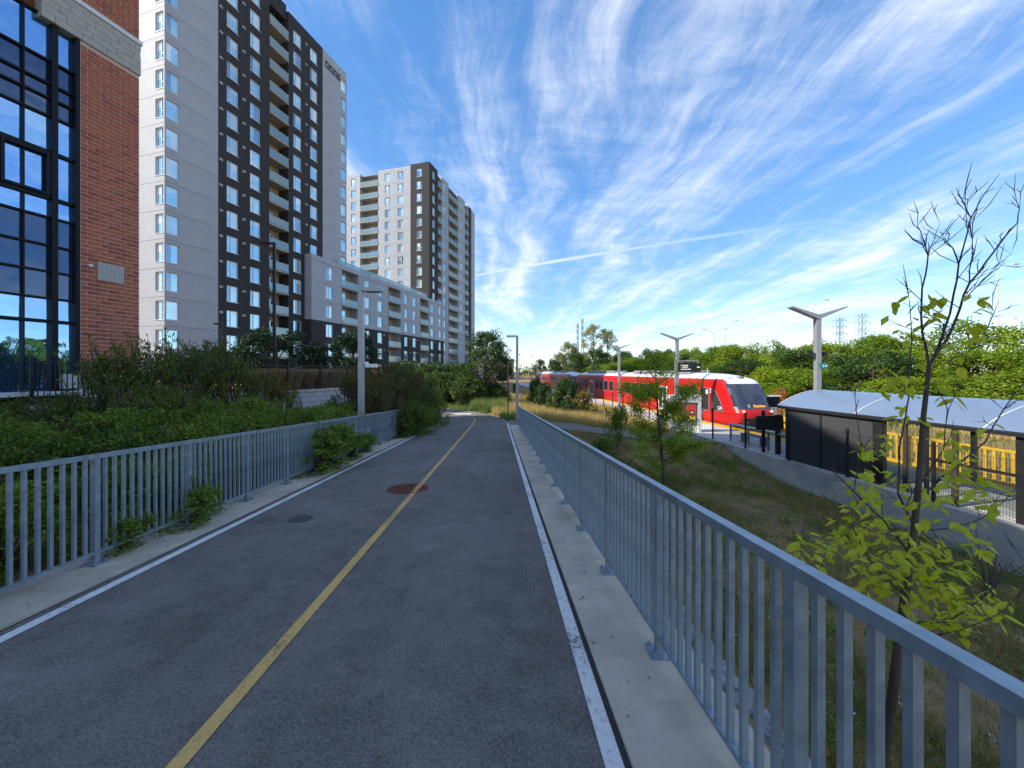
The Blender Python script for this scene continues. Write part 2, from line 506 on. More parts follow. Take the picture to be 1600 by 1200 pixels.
MT['lf_green'] = leaf_mat('green_shrub_leaf', [(0.042, 0.088, 0.008), (0.135, 0.215, 0.014), (0.29, 0.37, 0.032)])
MT['lf_dark'] = leaf_mat('dark_shrub_leaf', [(0.034, 0.074, 0.010), (0.105, 0.160, 0.018), (0.175, 0.170, 0.026), (0.29, 0.105, 0.034)])
MT['lf_brown'] = leaf_mat('bronze_shrub_leaf', [(0.040, 0.060, 0.012), (0.135, 0.120, 0.022), (0.24, 0.135, 0.032)])
MT['lf_lime'] = leaf_mat('lime_leaf', [(0.30, 0.38, 0.014), (0.52, 0.56, 0.022), (0.70, 0.66, 0.05)], 0.5)
MT['lf_hill'] = leaf_mat('sunlit_thicket_leaf', [(0.070, 0.140, 0.006), (0.220, 0.320, 0.010), (0.380, 0.440, 0.018)], 0.45)
MT['lf_hill2'] = leaf_mat('deep_green_thicket_leaf', [(0.020, 0.055, 0.012), (0.055, 0.115, 0.018), (0.105, 0.175, 0.028)], 0.35)
MT['lf_fresh'] = leaf_mat('fresh_green_leaf', [(0.11, 0.18, 0.010), (0.26, 0.35, 0.016), (0.44, 0.50, 0.03)], 0.5)
MT['lf_tree'] = leaf_mat('tree_leaf', [(0.020, 0.046, 0.010), (0.052, 0.100, 0.014), (0.110, 0.165, 0.022)])
MT['lf_conifer'] = leaf_mat('conifer_needles', [(0.010, 0.030, 0.016), (0.022, 0.055, 0.024), (0.040, 0.080, 0.030)], 0.15)
MT['lf_poplar'] = leaf_mat('pale_poplar_leaf', [(0.16, 0.18, 0.05), (0.30, 0.31, 0.10), (0.44, 0.42, 0.19)], 0.45)
MT['lf_yellow'] = leaf_mat('golden_shrub_leaf', [(0.12, 0.085, 0.015), (0.24, 0.16, 0.025), (0.20, 0.21, 0.03)], 0.4)
MT['lf_orange'] = leaf_mat('orange_shrub_leaf', [(0.30, 0.09, 0.02), (0.45, 0.16, 0.03), (0.50, 0.28, 0.05)], 0.4)
MT['gr_dry'] = leaf_mat('dry_grass', [(0.25, 0.18, 0.05), (0.44, 0.32, 0.095), (0.53, 0.41, 0.15), (0.32, 0.32, 0.06)], 0.35, 0.05)
MT['gr_weed'] = leaf_mat('weedy_grass', [(0.080, 0.125, 0.012), (0.19, 0.20, 0.028), (0.48, 0.31, 0.085), (0.33, 0.19, 0.06)], 0.3, 0.04)
MT['gr_green'] = leaf_mat('tall_green_grass', [(0.06, 0.12, 0.02), (0.13, 0.20, 0.03), (0.26, 0.28, 0.07)], 0.4, 0.05)
MT['gr_orn'] = leaf_mat('tan_ornamental_grass', [(0.32, 0.21, 0.09), (0.52, 0.36, 0.17), (0.62, 0.46, 0.25)], 0.35, 0.03)
MT['red'] = pm('train_red_paint', (0.47, 0.007, 0.010), (0.42, 0.006, 0.009), 1.0, 0.36, spec=0.4)
MT['train_white'] = pm('train_roof_white', (0.66, 0.68, 0.68), (0.56, 0.58, 0.58), 1.0, 0.35)
MT['train_glass'] = glass_mat('train_dark_glass', (0.55, 0.62, 0.75), (0.006, 0.007, 0.012), 0.10, 0.04, 0.01)
MT['train_under'] = pm('train_underframe', (0.025, 0.024, 0.024), rough=0.7)
MT['train_skirt'] = pm('train_grey_skirt', (0.20, 0.19, 0.17), rough=0.6)
MT['roof_unit'] = pm('train_roof_unit', (0.16, 0.17, 0.20), (0.26, 0.27, 0.30), 2, 0.5)
MT['yellow'] = pm('safety_yellow', (0.85, 0.47, 0.012), (0.76, 0.41, 0.012), 4, 0.5)
MT['shelter_roof'] = pm('shade_blue_roof', (0.145, 0.195, 0.285), (0.125, 0.17, 0.255), 0.8, 0.3, spec=0.6)  # pale roof with blue shade put into its colour
MT['mesh_panel'] = pm('dark_perforated_panel', (0.040, 0.040, 0.044), (0.055, 0.055, 0.060), 3, 0.55, stretch=(30, 1, 1), bump=0.2)
MT['brown_post'] = pm('brown_shelter_post', (0.055, 0.036, 0.030), rough=0.55)
MT['dark_red'] = pm('dark_red_rail', (0.20, 0.02, 0.018), rough=0.5)
MT['platform'] = pm('platform_concrete', (0.46, 0.45, 0.43), (0.52, 0.51, 0.49), 1.5, 0.85, 0.2, 40)
MT['ballast'] = pm('track_ballast', (0.14, 0.11, 0.09), (0.26, 0.22, 0.18), 14, 0.95, 0.7, 30)
MT['rail'] = pm('rail_steel', (0.22, 0.18, 0.15), rough=0.4, metal=0.7)
MT['steel_far'] = pm('pylon_steel', (0.30, 0.34, 0.38), rough=0.6)
MT['wire'] = pm('power_wire', (0.12, 0.14, 0.16), rough=0.6)
MT['rust'] = pm('rusty_cast_iron', (0.22, 0.065, 0.038), (0.12, 0.040, 0.030), 22, 0.75, 0.5, 60, metal=0.2)
MT['sign_teal'] = pm('teal_sign', (0.02, 0.22, 0.21), rough=0.4)
MT['white'] = pm('white_plastic', (0.75, 0.75, 0.74), rough=0.4)
MT['panel_light'] = pm('light_grey_metal_panel', (0.50, 0.51, 0.50), (0.56, 0.57, 0.56), 2, 0.4)
MT['red_screen'] = pm('red_sign_panel', (0.62, 0.055, 0.04), rough=0.4)
MT['yellow_panel'] = pm('yellow_sign_panel', (0.75, 0.62, 0.05), rough=0.4)
MT['led_orange'] = emit_mat('orange_led', (1.0, 0.34, 0.04), 0.55)
MT['led_white'] = emit_mat('white_led', (0.95, 0.95, 0.9), 0.4)
MT['headlight'] = emit_mat('headlight_lens', (1.0, 0.72, 0.6), 0.35)
MT['far_building'] = pm('tan_warehouse_wall', (0.30, 0.25, 0.20), rough=0.85)
MT['blue_seat'] = pm('blue_bench_slat', (0.04, 0.16, 0.34), rough=0.5)
MT['leaf_green_big'] = None

# ------------------------------------------------------------------ ground
SL = 0.0617                      # path falls away from the camera
DX = -0.035                      # and drifts slightly to the left
def zpath(y):
    if y < 18: return -SL * y
    u = min(y, 26) - 18
    return -SL * 18 - SL * (u - u * u / 16)
def PP(t, y, dz=0.0):
    return (t + DX * y, y, zpath(y) + dz)
TX = -0.10                       # direction of tracks and platform
PLAT_Z = -2.07
def wall_x(y): return 12.6 + TX * y
D1 = Vector((0.2726, 0.962, 0)); D2 = Vector((-0.962, 0.2726, 0))
WALL0 = Vector((-9.8, 19.0, 0))  # a point of the terrace retaining wall
def wall_side(x, y):             # >0 : behind the terrace wall (away from the path)
    return (Vector((x, y, 0)) - WALL0).dot(D2)
def wall_s(x, y):
    return (Vector((x, y, 0)) - WALL0).dot(D1)

def low_right(x, y):
    # the hollow between the path and the platform wall
    z = lerp(-3.05, -2.85, sm(4, 16, y))
    z = lerp(z, lerp(-1.55, -2.15, sm(1.5, 9.5, x)), sm(15, 19.5, y))
    z = lerp(z, -1.95, sm(24, 34, y))
    return z
def gz(x, y):
    t = x - DX * y
    zp = zpath(max(y, -8))
    z = zp - 0.14
    if t > 1.18:
        k = sm(1.18, lerp(3.3, 5.0, sm(0, 20, y)), t)
        z = lerp(zp - 0.14, low_right(x, y), k)
    elif t < -4.0:
        up = lerp(-0.35, -0.9, sm(14, 28, y))
        up = lerp(up, -1.2, sm(28, 45, y))
        z = lerp(zp - 0.14, max(up, zp - 0.14), sm(-4.0, -7.5, t))
        z = lerp(z, -0.1, sm(-12, -26, x) * sm(28, 44, y))
    if 0.3 < x < 10.6 and 17.5 < y < 24.5:        # the shoulder of the side path
        k = sm(17.5, 19.4, y) * (1 - sm(22.9, 24.5, y)) * sm(.3, 1.0, x)
        z = lerp(z, lerp(zpath(21.5), -2.02, sm(0.5, 9.0, x)) - .02, k)
    # railway corridor and the bank behind it
    wx = wall_x(y)
    if x > wx - 0.05 and y < 125:
        z = min(z, -2.95)
        bank = sm(20, 44, x - TX * y)
        z = lerp(z, 0.2, bank) if x > wx + 8 else z
    if y > 60:
        z = lerp(z, -2.4, sm(60, 140, y) * (1 if x < 30 else 0.4))
    return z + 0.05 * math.sin(x * 1.7 + y * 0.9) * math.sin(y * 1.3 - x * 0.6) * (1 if abs(t + 1.35) > 3.5 else 0)

def axis(segs):
    out = []
    for a, b, st in segs:
        n = max(1, int(round((b - a) / st)))
        out += [a + (b - a) * i / n for i in range(n)]
    return out + [segs[-1][1]]
gxs = axis([(-900, -120, 60), (-120, -30, 6), (-30, -14, 1.2), (-14, 16, 0.3), (16, 60, 1.6), (60, 140, 8), (140, 900, 60)])
gys = axis([(-30, -6, 3), (-6, 0, 0.8), (0, 36, 0.36), (36, 80, 1.5), (80, 200, 8), (200, 1800, 80)])
g = MB()
nx = len(gxs)
for y in gys:
    for x in gxs:
        g.v.append((x, y, gz(x, y)))
for j in range(len(gys) - 1):
    for i in range(nx - 1):
        a = j * nx + i
        g.f.append((a, a + 1, a + nx + 1, a + nx)); g.m.append(0)
ground = tag(obj('ground', g, MT['soil'], smooth=True), kind='structure')

# asphalt path: straight run, the bend to the left, the branch to the platform
def strip(pts_l, pts_r, zf, dz, mats, name):
    mb = MB()
    for (a, b, c, d) in zip(pts_l[:-1], pts_r[:-1], pts_r[1:], pts_l[1:]):
        nseg = 4
        for k in range(nseg):
            u0, u1 = k / nseg, (k + 1) / nseg
            q = [(lerp(a[0], b[0], u0), lerp(a[1], b[1], u0)), (lerp(a[0], b[0], u1), lerp(a[1], b[1], u1)),
                 (lerp(d[0], c[0], u1), lerp(d[1], c[1], u1)), (lerp(d[0], c[0], u0), lerp(d[1], c[1], u0))]
            mb.face([(x, y, zf(x, y) + dz) for x, y in q])
    return obj(name, mb, mats)
def XY(t, y): return (t + DX * y, y)
ys = [-6 + i for i in range(29)]
path = strip([XY(-3.40, y) for y in ys], [XY(0.548, y) for y in ys], lambda x, y: zpath(y), 0.0, MT['asphalt'], 'path')
tag(path, kind='structure')
bend_l = [(-4.17, 22), (-4.75, 22.9), (-6.1, 24.4), (-8.2, 26.6), (-10.6, 29.6), (-13.5, 34)]
bend_r = [(-0.222, 22), (-0.45, 23.6), (-2.5, 27.8), (-6.3, 31.8), (-8.4, 34.5), (-11, 38.5)]
bend = tag(strip(bend_l, bend_r, lambda x, y: zpath(y), 0.002, MT['asphalt'], 'path_bend'), kind='structure')
def zbr(x, y): return lerp(zpath(21.5) - 0.004, -2.02, sm(0.5, 9.0, x))
br_x = [-0.20, 0.8, 2, 3.5, 5, 6.5, 8, 9.4, 10.4]
branch = tag(strip([(x, 22.4 - 0.05 * x) for x in br_x], [(x, 19.9 - 0.06 * x) for x in br_x], zbr, 0.03, MT['asphalt'], 'side_path'), kind='structure')

# painted lines (4 mm above the asphalt)
def line_strip(t0, t1, y0, y1, mat, name, dz=0.005):
    yy = [y0 + (y1 - y0) * i / 40 for i in range(41)]
    mb = MB()
    rnd = random.Random(int(abs(t0) * 1000))
    for a, b in zip(yy[:-1], yy[1:]):
        mb.face([PP(t0, a, dz), PP(t1, a, dz), PP(t1, b, dz), PP(t0, b, dz)])
    return tag(obj(name, mb, mat), kind='structure')
line_strip(0.458, 0.540, -4, 21.2, MT['white_line'], 'white_edge_line')
line_strip(-3.29, -3.205, -4, 21.2, MT['white_line'], 'white_edge_line')
yl = MB()
yy = [-4 + 0.6 * i for i in range(46)]
c_pts = [(-1.385 + DX * y, y) for y in yy if y < 22.6] + [(-2.25, 23.3), (-2.55, 24.0), (-3.1, 25.0), (-4.0, 26.7), (-5.6, 29.2), (-7.6, 31.8)]
for i in range(len(c_pts) - 1):
    a = Vector((*c_pts[max(i - 1, 0)], 0)); b = Vector((*c_pts[i], 0)); c = Vector((*c_pts[i + 1], 0)); d = Vector((*c_pts[min(i + 2, len(c_pts) - 1)], 0))
    n0 = (c - a).normalized().cross(Vector((0, 0, 1))) * 0.040; n1 = (d - b).normalized().cross(Vector((0, 0, 1))) * 0.040
    yl.face([(q.x, q.y, zpath(q.y) + 0.007) for q in (b - n0, b + n0, c + n1, c - n1)])
tag(obj('yellow_centre_line', yl, MT['yellow_line']), kind='structure')
sb = MB()
sb.face([(-4.15, 26.35, zpath(26.3) + .008), (-2.85, 26.35, zpath(26.3) + .008), (-2.85, 26.85, zpath(26.8) + .008), (-4.15, 26.85, zpath(26.8) + .008)])
tag(obj('white_stop_bar', sb, MT['white_line']), kind='structure')

# concrete edge beams carrying the railings, with the dark joint between beam and asphalt
def edge_beam(t0, t1, joint, y1, name):
    mb = MB()
    yy = [-4 + (y1 + 4) * i / 12 for i in range(13)]
    for a, b in zip(yy[:-1], yy[1:]):
        b2 = b - 0.0006                                   # contraction joint between the cast lengths
        top = [PP(t0, a, .02), PP(t1, a, .02), PP(t1, b2, .02), PP(t0, b2, .02)]
        bot = [PP(t0, a, -.75), PP(t1, a, -.75), PP(t1, b2, -.75), PP(t0, b2, -.75)]
        mb.face(top)
        for i in range(4):
            j = (i + 1) % 4
            mb.face([bot[i], bot[j], top[j], top[i]])
    o = tag(obj(name, mb, MT['kerb_concrete']), kind='structure')
    jm = MB()
    for a, b in zip(yy[:-1], yy[1:]):
        jm.face([PP(joint[0], a, .003), PP(joint[1], a, .003), PP(joint[1], b, .003), PP(joint[0], b, .003)])
    obj('expansion_joint', jm, MT['joint'], o)
    return o
edge_beam(0.572, 1.20, (0.542, 0.59), 19.9, 'concrete_kerb')
edge_beam(-4.0, -3.375, (-3.42, -3.36), 20.0, 'concrete_kerb')

# manhole cover
mh = thing('manhole_cover', 'round rusty iron grate set into the asphalt on the yellow line', 'manhole cover', PP(-1.55, 6.55, 0.0))
ring = MB()
nseg = 40
def annulus(mb, r0, r1, z0, z1, n=40):
    for i in range(n):
        a, b = 2 * math.pi * i / n, 2 * math.pi * (i + 1) / n
        p = lambda r, q, z: (r * math.cos(q), r * math.sin(q), z)
        mb.face([p(r0, a, z1), p(r1, a, z1), p(r1, b, z1), p(r0, b, z1)])
        mb.face([p(r1, a, z0), p(r1, b, z0), p(r1, b, z1), p(r1, a, z1)])
        mb.face([p(r0, a, z1), p(r0, b, z1), p(r0, b, z0), p(r0, a, z0)])
annulus(ring, 0.305, 0.345, -0.02, 0.012)
o = obj('rim', ring, MT['rust'], mh); o.rotation_euler = (-math.atan(SL), 0, 0)
cover = MB()
for i in range(nseg):
    a, b = 2 * math.pi * i / nseg, 2 * math.pi * (i + 1) / nseg
    cover.face([(0, 0, .004), (0.305 * math.cos(a), 0.305 * math.sin(a), .004), (0.305 * math.cos(b), 0.305 * math.sin(b), .004)])
o = obj('cover_plate', cover, MT['joint'], mh); o.rotation_euler = (-math.atan(SL), 0, 0)
bars = MB()
for k in range(-7, 8):
    x = k * 0.0405; h = math.sqrt(max(0, .303 ** 2 - x * x))
    bars.box(x - .008, x + .008, -h, h, .004, .013)
    bars.box(-h, h, x - .006, x + .006, .004, .0115)
o = obj('grate_bars', bars, MT['rust'], mh); o.rotation_euler = (-math.atan(SL), 0, 0)

tr_ = MB()
dv = Vector((DX, 1, 0)).normalized(); sv = Vector((1, -DX, 0))
cx0 = (-1.385 + DX * 6.55) - (PP(-1.55, 6.55)[0])
q = [Vector((cx0, 0, 0)) + dv * a + sv * b for a, b in ((-.29, -.045), (-.29, .045), (.29, .045), (.29, -.045))]
tr_.face([(p.x, p.y, .0145) for p in q])
MT['paint_trace'] = paint_mat('worn_yellow_on_iron', (0.60, 0.30, 0.09), (0.13, 0.04, 0.026), 0.47)
o = obj('paint_trace', tr_, MT['paint_trace'], mh); o.rotation_euler = (-math.atan(SL), 0, 0)
# ------------------------------------------------------------------ railings along the path
post_me = MB().box(-.024, .024, -.024, .024, .0, .985).mesh('post', (MT['galv'],))
bal_me = MB().box(-.0125, .0125, -.0125, .0125, .112, .985).mesh('baluster', (MT['galv'],))
pl = MB().box(-.07, .07, -.07, .07, 0, .012)
for a in (-.048, .048):
    for b in (-.048, .048):
        pl.tube((a, b, .012), (a, b, .034), .011, n=6)
plate_me = pl.mesh('base_plate', (MT['galv'],))
def railing(t, y_first, y0, y1, label, name='railing'):
    root = thing(name, label, 'railing', PP(t, y_first, 0.02))
    b0 = Vector(PP(t, y_first, 0.02))
    n_bays = int((y1 - y0) / 1.08)
    k0 = int(math.floor((y0 - y_first) / 1.08))
    ya, yb = y_first + k0 * 1.08, y_first + (k0 + n_bays) * 1.08
    for k in range(k0, k0 + n_bays + 1):
        y = y_first + k * 1.08
        p = obj('post', post_me, None, root, Vector(PP(t, y, .02)) - b0)
        obj('base_plate', plate_me, None, p)
        if k < k0 + n_bays:
            for i in range(1, 12):
                yb_ = y + 1.08 * i / 12
                obj('baluster', bal_me, None, root, Vector(PP(t, yb_, .02)) - b0)
    yy = [ya - .03 + (yb - ya + .06) * i / n_bays for i in range(n_bays + 1)]
    top = MB(); bot = MB()
    for a, b in zip(yy[:-1], yy[1:]):
        top.beam(Vector(PP(t, a, 1.025)) - b0, Vector(PP(t, b - .003, 1.025)) - b0, .052, .042)
        bot.beam(Vector(PP(t, a, .125)) - b0, Vector(PP(t, b, .125)) - b0, .040, .022)
    obj('top_rail', top, MT['galv'], root)
    obj('bottom_rail', bot, MT['galv'], root)
    return root
railing(0.985, 1.273, -0.9, 20.1, 'blue grey steel picket railing on the right edge of the path')
railing(-3.77, 3.59, 1.4, 19.2, 'blue grey steel picket railing on the left edge beside the shrubs')

# ------------------------------------------------------------------ buildings
BROT = math.atan2(D1.y, D1.x)     # local +x runs along the path-side facade, local +y into the building
def wall_grid(mb, x0, x1, z0, z1, holes, depth, axis_='x', off=0.0, back=()):
    """front wall face with rectangular openings and reveals; holes = (xa, xb, za, zb[, depth])
    axis 'x': the face lies in local y = off, outside towards -y.  axis 'y': in local x = off, outside towards -x"""
    def pt(u, w, d):
        return (u, off + d, w) if axis_ == 'x' else (off + d, u, w)
    def fc(q):
        mb.face(q if axis_ == 'x' else list(reversed(q)))
    us = sorted({x0, x1, *[h[0] for h in holes], *[h[1] for h in holes]})
    ws = sorted({z0, z1, *[h[2] for h in holes], *[h[3] for h in holes]})
    for a, b in zip(us[:-1], us[1:]):
        for c, d in zip(ws[:-1], ws[1:]):
            mu, mw = (a + b) / 2, (c + d) / 2
            if any(h[0] < mu < h[1] and h[2] < mw < h[3] for h in holes):
                continue
            fc([pt(a, c, 0), pt(b, c, 0), pt(b, d, 0), pt(a, d, 0)])
    for h in holes:
        a, b, c, d = h[:4]
        dp = h[4] if len(h) > 4 else depth
        fc([pt(a, c, 0), pt(a, d, 0), pt(a, d, dp), pt(a, c, dp)])
        fc([pt(b, c, 0), pt(b, c, dp), pt(b, d, dp), pt(b, d, 0)])
        fc([pt(a, c, 0), pt(a, c, dp), pt(b, c, dp), pt(b, c, 0)])
        fc([pt(a, d, 0), pt(b, d, 0), pt(b, d, dp), pt(a, d, dp)])
def window_meshes(w, h, split=0.36, t=.07, axis_='x', sill=True):
    """frame and panes of one window, origin bottom left, at depth 0 (outside -y)"""
    f = MB()
    def bx(u0, u1, d0, d1, w0, w1, m=f):
        m.box(u0, u1, d0, d1, w0, w1) if axis_ == 'x' else m.box(d0, d1, u0, u1, w0, w1)
    bx(0, t, -.05, .03, 0, h); bx(w - t, w, -.05, .03, 0, h)
    bx(t, w - t, -.05, .03, 0, t); bx(t, w - t, -.05, .03, h - t, h)
    if split:
        s = w * split
        bx(s - t * .45, s + t * .45, -.05, .03, t, h - t)
        bx(t, s - t * .45, -.04, .03, h * .36, h * .36 + t * .8)
    if sill:
        bx(-.05, w + .05, -.20, -.05, -.05, 0)
    p = MB()
    if axis_ == 'x':
        p.face([(0.02, .0, 0.02), (w - .02, .0, 0.02), (w - .02, .0, h - .02), (0.02, .0, h - .02)])
    else:
        p.face([(.0, w - .02, 0.02), (.0, .02, 0.02), (.0, .02, h - .02), (.0, w - .02, h - .02)])
    return f.mesh('window', (MT['frame_white'],)), p
PANE_CACHE = {}
def pane_variants(key, p):
    if key not in PANE_CACHE:
        w_, h_, ax, sp = key
        out = []
        for kl, kr in (('glass_dim', 'glass_sky'), ('glass_blind', 'glass_sky'), ('glass_sky', 'glass_sky'), ('glass_sky', 'glass_blind'), ('glass_sky', 'glass_dim')):
            m = MB(); cut = w_ * (sp or .5)
            bl_ = WR.choice((1, 1, .55, .75))
            for (a, b, c, d, mi) in ((.02, cut, .02, h_ - .02, 0), (cut, w_ - .02, .02, h_ * bl_ - .02, 1), (cut, w_ - .02, h_ * bl_ - .02, h_ - .02, 1 if bl_ == 1 else 2)):
                if d - c < .01: continue
                if ax == 'x': m.face([(a, 0, c), (b, 0, c), (b, 0, d), (a, 0, d)], mi)
                else: m.face([(0, b, c), (0, a, c), (0, a, d), (0, b, d)], mi)
            out.append(m.mesh('pane', (MT[kl], MT[kr], MT['glass_blind' if kr != 'glass_blind' else 'glass_sky'])))
        PANE_CACHE[key] = out
    return PANE_CACHE[key]
WIN_CACHE = {}
WR = random.Random(7)
def put_window(root, u, z, w, h, axis_='x', off=0.0, dp=.16, split=.36, ys=1, weights=(3, 3, 3, 2, 1)):
    key = (round(w, 3), round(h, 3), axis_, split)
    if key not in WIN_CACHE:
        WIN_CACHE[key] = window_meshes(w, h, split, axis_=axis_)
    f, p = WIN_CACHE[key]
    pv = pane_variants(key, p)
    loc = (u, off + dp, z) if axis_ == 'x' else (off + dp, u, z)
    o = obj('window', f, None, root, loc)
    obj('pane', WR.choices(pv, weights)[0], None, o)
    return o
BAL_CACHE = {}
def put_balcony(root, u, z, w, fh, depth, axis_='x', off=0.0, stick=.12):
    """recessed balcony: floor slab, glass guard, back wall and glazed door"""
    key = (round(w, 3), round(fh, 3), depth, axis_)
    if key not in BAL_CACHE:
        def B(m, u0, u1, d0, d1, w0, w1):
            m.box(u0, u1, d0, d1, w0, w1) if axis_ == 'x' else m.box(d0, d1, u0, u1, w0, w1)
        s = MB(); B(s, .02, w - .02, -stick, depth - .01, 0, .18)
        gl = MB(); B(gl, .04, w - .04, -stick + .02, -stick + .035, .24, 1.22)
        r = MB(); B(r, .02, w - .02, -stick + .005, -stick + .05, 1.22, 1.27)
        n = max(2, int(w / 1.1))
        for i in range(n + 1):
            x = .03 + (w - .06 - .04) * i / n
            B(r, x, x + .04, -stick + .036, -stick + .07, .18, 1.22)
        bw = MB(); B(bw, .01, w - .01, depth - .05, depth, .18, fh - .01)
        d = MB(); B(d, w * .12, w * .66, depth - .12, depth - .052, .2, 2.3)
        dg = MB()
        for a, b in ((.15, .37), (.41, .63)):
            B(dg, w * a, w * b, depth - .135, depth - .122, .3, 2.2)
        BAL_CACHE[key] = (s.mesh('balcony', (MT['slab'],)), gl.mesh('glass_guard', (MT['balcony_glass'],)),
                          r.mesh('guard_frame', (MT['panel_light'],)), bw.mesh('back_wall', (MT['tan_panel'],)),
                          d.mesh('balcony_door', (MT['frame_white'],)), dg.mesh('door_glass', (MT['glass_dim'],)))
    ms = BAL_CACHE[key]
    loc = (u, off, z) if axis_ == 'x' else (off, u, z)
    b = obj('balcony', ms[0], None, root, loc)
    for nm, me in zip(('glass_guard', 'guard_frame', 'back_wall', 'balcony_door', 'door_glass'), ms[1:]):
        obj(nm, me, None, b)
    return b
vent_me = MB().box(-.17, .17, -.06, 0, -.11, .11).mesh('vent', (MT['white'],))
for_vent = MB(); for_vent.box(-.12, -.02, -.07, -.061, -.06, .06).box(.03, .13, -.07, -.061, -.06, .06)
vent_dark = for_vent.mesh('vent_opening', (MT['joint'],))
def put_vent(root, u, z, axis_='x', off=0.0):
    if axis_ == 'x':
        v = obj('vent', vent_me, None, root, (u, off, z))
        obj('vent_opening', vent_dark, None, v)

FH = 2.95
def panel(root, x0, x1, holes, mat, floors, zf, axis_='x', off=0.0, gap=.014, depth=.16, name='wall_panel'):
    """one storey-high wall panel per floor, sharing its mesh"""
    mb = MB()
    wall_grid(mb, x0 + gap, x1 - gap, gap, FH - gap, holes, depth, axis_, 0.0)
    me = mb.mesh(name, (MT[mat],))
    for i in floors:
        obj(name, me, None, root, (0, off, zf(i)) if axis_ == 'x' else (off, 0, zf(i)))

# --- near tower: grey ends, charcoal middle, a column of balconies
ZT = 51.8
A0 = Vector((-35.3, 39.0, 0))
TB = 0.0
t1 = thing('apartment_tower', 'tall near tower with pale grey ends and charcoal middle', 'apartment tower', (A0.x, A0.y, TB), BROT)
NF = 17
zf = lambda i: 0.35 + FH * i
LEN, DEP = 26.9, 25.0
wz, wh = 0.62, 1.95
fl = range(NF)
cor = (0.10, 1.40)
panel(t1, 0, 5.42, [(0.0, 1.36, wz, wz + wh)], 'panel_grey', fl, zf)
panel(t1, 21.5, LEN, [(LEN - 1.36, LEN - .001, wz, wz + wh)], 'panel_grey', fl, zf)
wcols = [(6.42, 1.42), (9.38, 1.42), (15.98, 1.42), (19.05, 1.42)]
panel(t1, 5.42, 12.1, [(a, a + w, wz, wz + wh) for a, w in wcols[:2]], 'panel_dark', fl, zf, gap=0.0)
panel(t1, 15.1, 21.5, [(a, a + w, wz, wz + wh) for a, w in wcols[2:]], 'panel_dark', fl, zf, gap=0.0)
# recess behind the balconies
rec = MB()
rec.face([(12.1, 0, .35), (12.1, 1.7, .35), (12.1, 1.7, zf(NF)), (12.1, 0, zf(NF))])
rec.face([(15.1, 1.7, .35), (15.1, 0, .35), (15.1, 0, zf(NF)), (15.1, 1.7, zf(NF))])
obj('balcony_recess', rec, MT['panel_dark'], t1)
for i in fl:
    for a, w in wcols:
        put_window(t1, a, zf(i) + wz, w, wh)
    put_balcony(t1, 12.1, zf(i), 3.0, FH, 1.7)
    put_window(t1, 0.03, zf(i) + wz, 1.33, wh, split=0)
    put_window(t1, LEN - 1.36, zf(i) + wz, 1.33, wh, split=0)
    for u in (3.6, 5.75, 8.55, 18.3):
        put_vent(t1, u, zf(i) + 2.2)
# camera-facing end wall
panel(t1, 0, 6.0, [(0.0, 1.30, wz, wz + wh)], 'panel_grey', fl, zf, axis_='y', off=0.0)
panel(t1, 6.0, DEP, [(9.5, 11, wz, wz + wh), (15, 16.5, wz, wz + wh)], 'panel_grey', fl, zf, axis_='y', off=0.0)
for i in fl:
    put_window(t1, 0.03, zf(i) + wz, 1.27, wh, axis_='y', split=.45)
post = MB().box(-.02, .09, -.02, .09, .4, zf(NF) - .1)
obj('corner_post', post, MT['frame_white'], t1, (0.06, .06, 0))
back = MB()
back.box(.35, LEN - .02, 1.75, DEP, -1.0, ZT - 1.2)
obj('core', back, MT['panel_grey'], t1)
base = MB().box(.05, LEN - .05, .05, DEP - .1, -1.2, .33)
obj('plinth', base, MT['wall_concrete'], t1)
par = MB()
par.box(0, 5.40, 0, 8, zf(NF) + .02, ZT); par.box(21.52, LEN, 0, 8, zf(NF) + .02, ZT)
obj('grey_parapet', par, MT['panel_grey'], t1)
par = MB()
par.box(5.42, 12.1, -.02, 8, zf(NF), ZT); par.box(15.1, 21.5, -.02, 8, zf(NF), ZT)
par.box(12.1, 15.1, .35, 8, zf(NF) + .05, ZT + .9)
obj('charcoal_parapet', par, MT['panel_dark'], t1)
rs = MB().box(.1, LEN - .1, 8, DEP - .1, ZT - 1.2, ZT - .6)
obj('roof', rs, MT['wall_concrete'], t1)
# building sign near the roof (letters too small to read in the photograph: dark raised strokes)
sg = MB()
rr_ = random.Random(4)
for k, (x, w) in enumerate(((22.1, .5), (22.75, .16), (23.05, .5), (23.7, .18), (24.05, .5), (24.7, .16), (25.0, .4))):
    sg.box(x, x + .13, -.07, -.01, ZT - 2.5, ZT - 1.4)
    if w > .3:
        sg.box(x + .13, x + w, -.07, -.01, ZT - 1.58, ZT - 1.42); sg.box(x + w - .12, x + w, -.07, -.01, ZT - 2.5, ZT - 1.9 + .1 * rr_.random())
obj('roof_sign', sg, MT['panel_dark'], t1)

# --- far tower
C0 = Vector((-19.6, 91.0, 0))
t2 = thing('apartment_tower', 'farther tower with charcoal corner standing behind the midrise', 'apartment tower', (C0.x, C0.y, -0.6), BROT)
z2 = lambda i: 0.9 + FH * i
zt2 = 51.3 + .6
NF2 = 17
LEFTW = 27.5
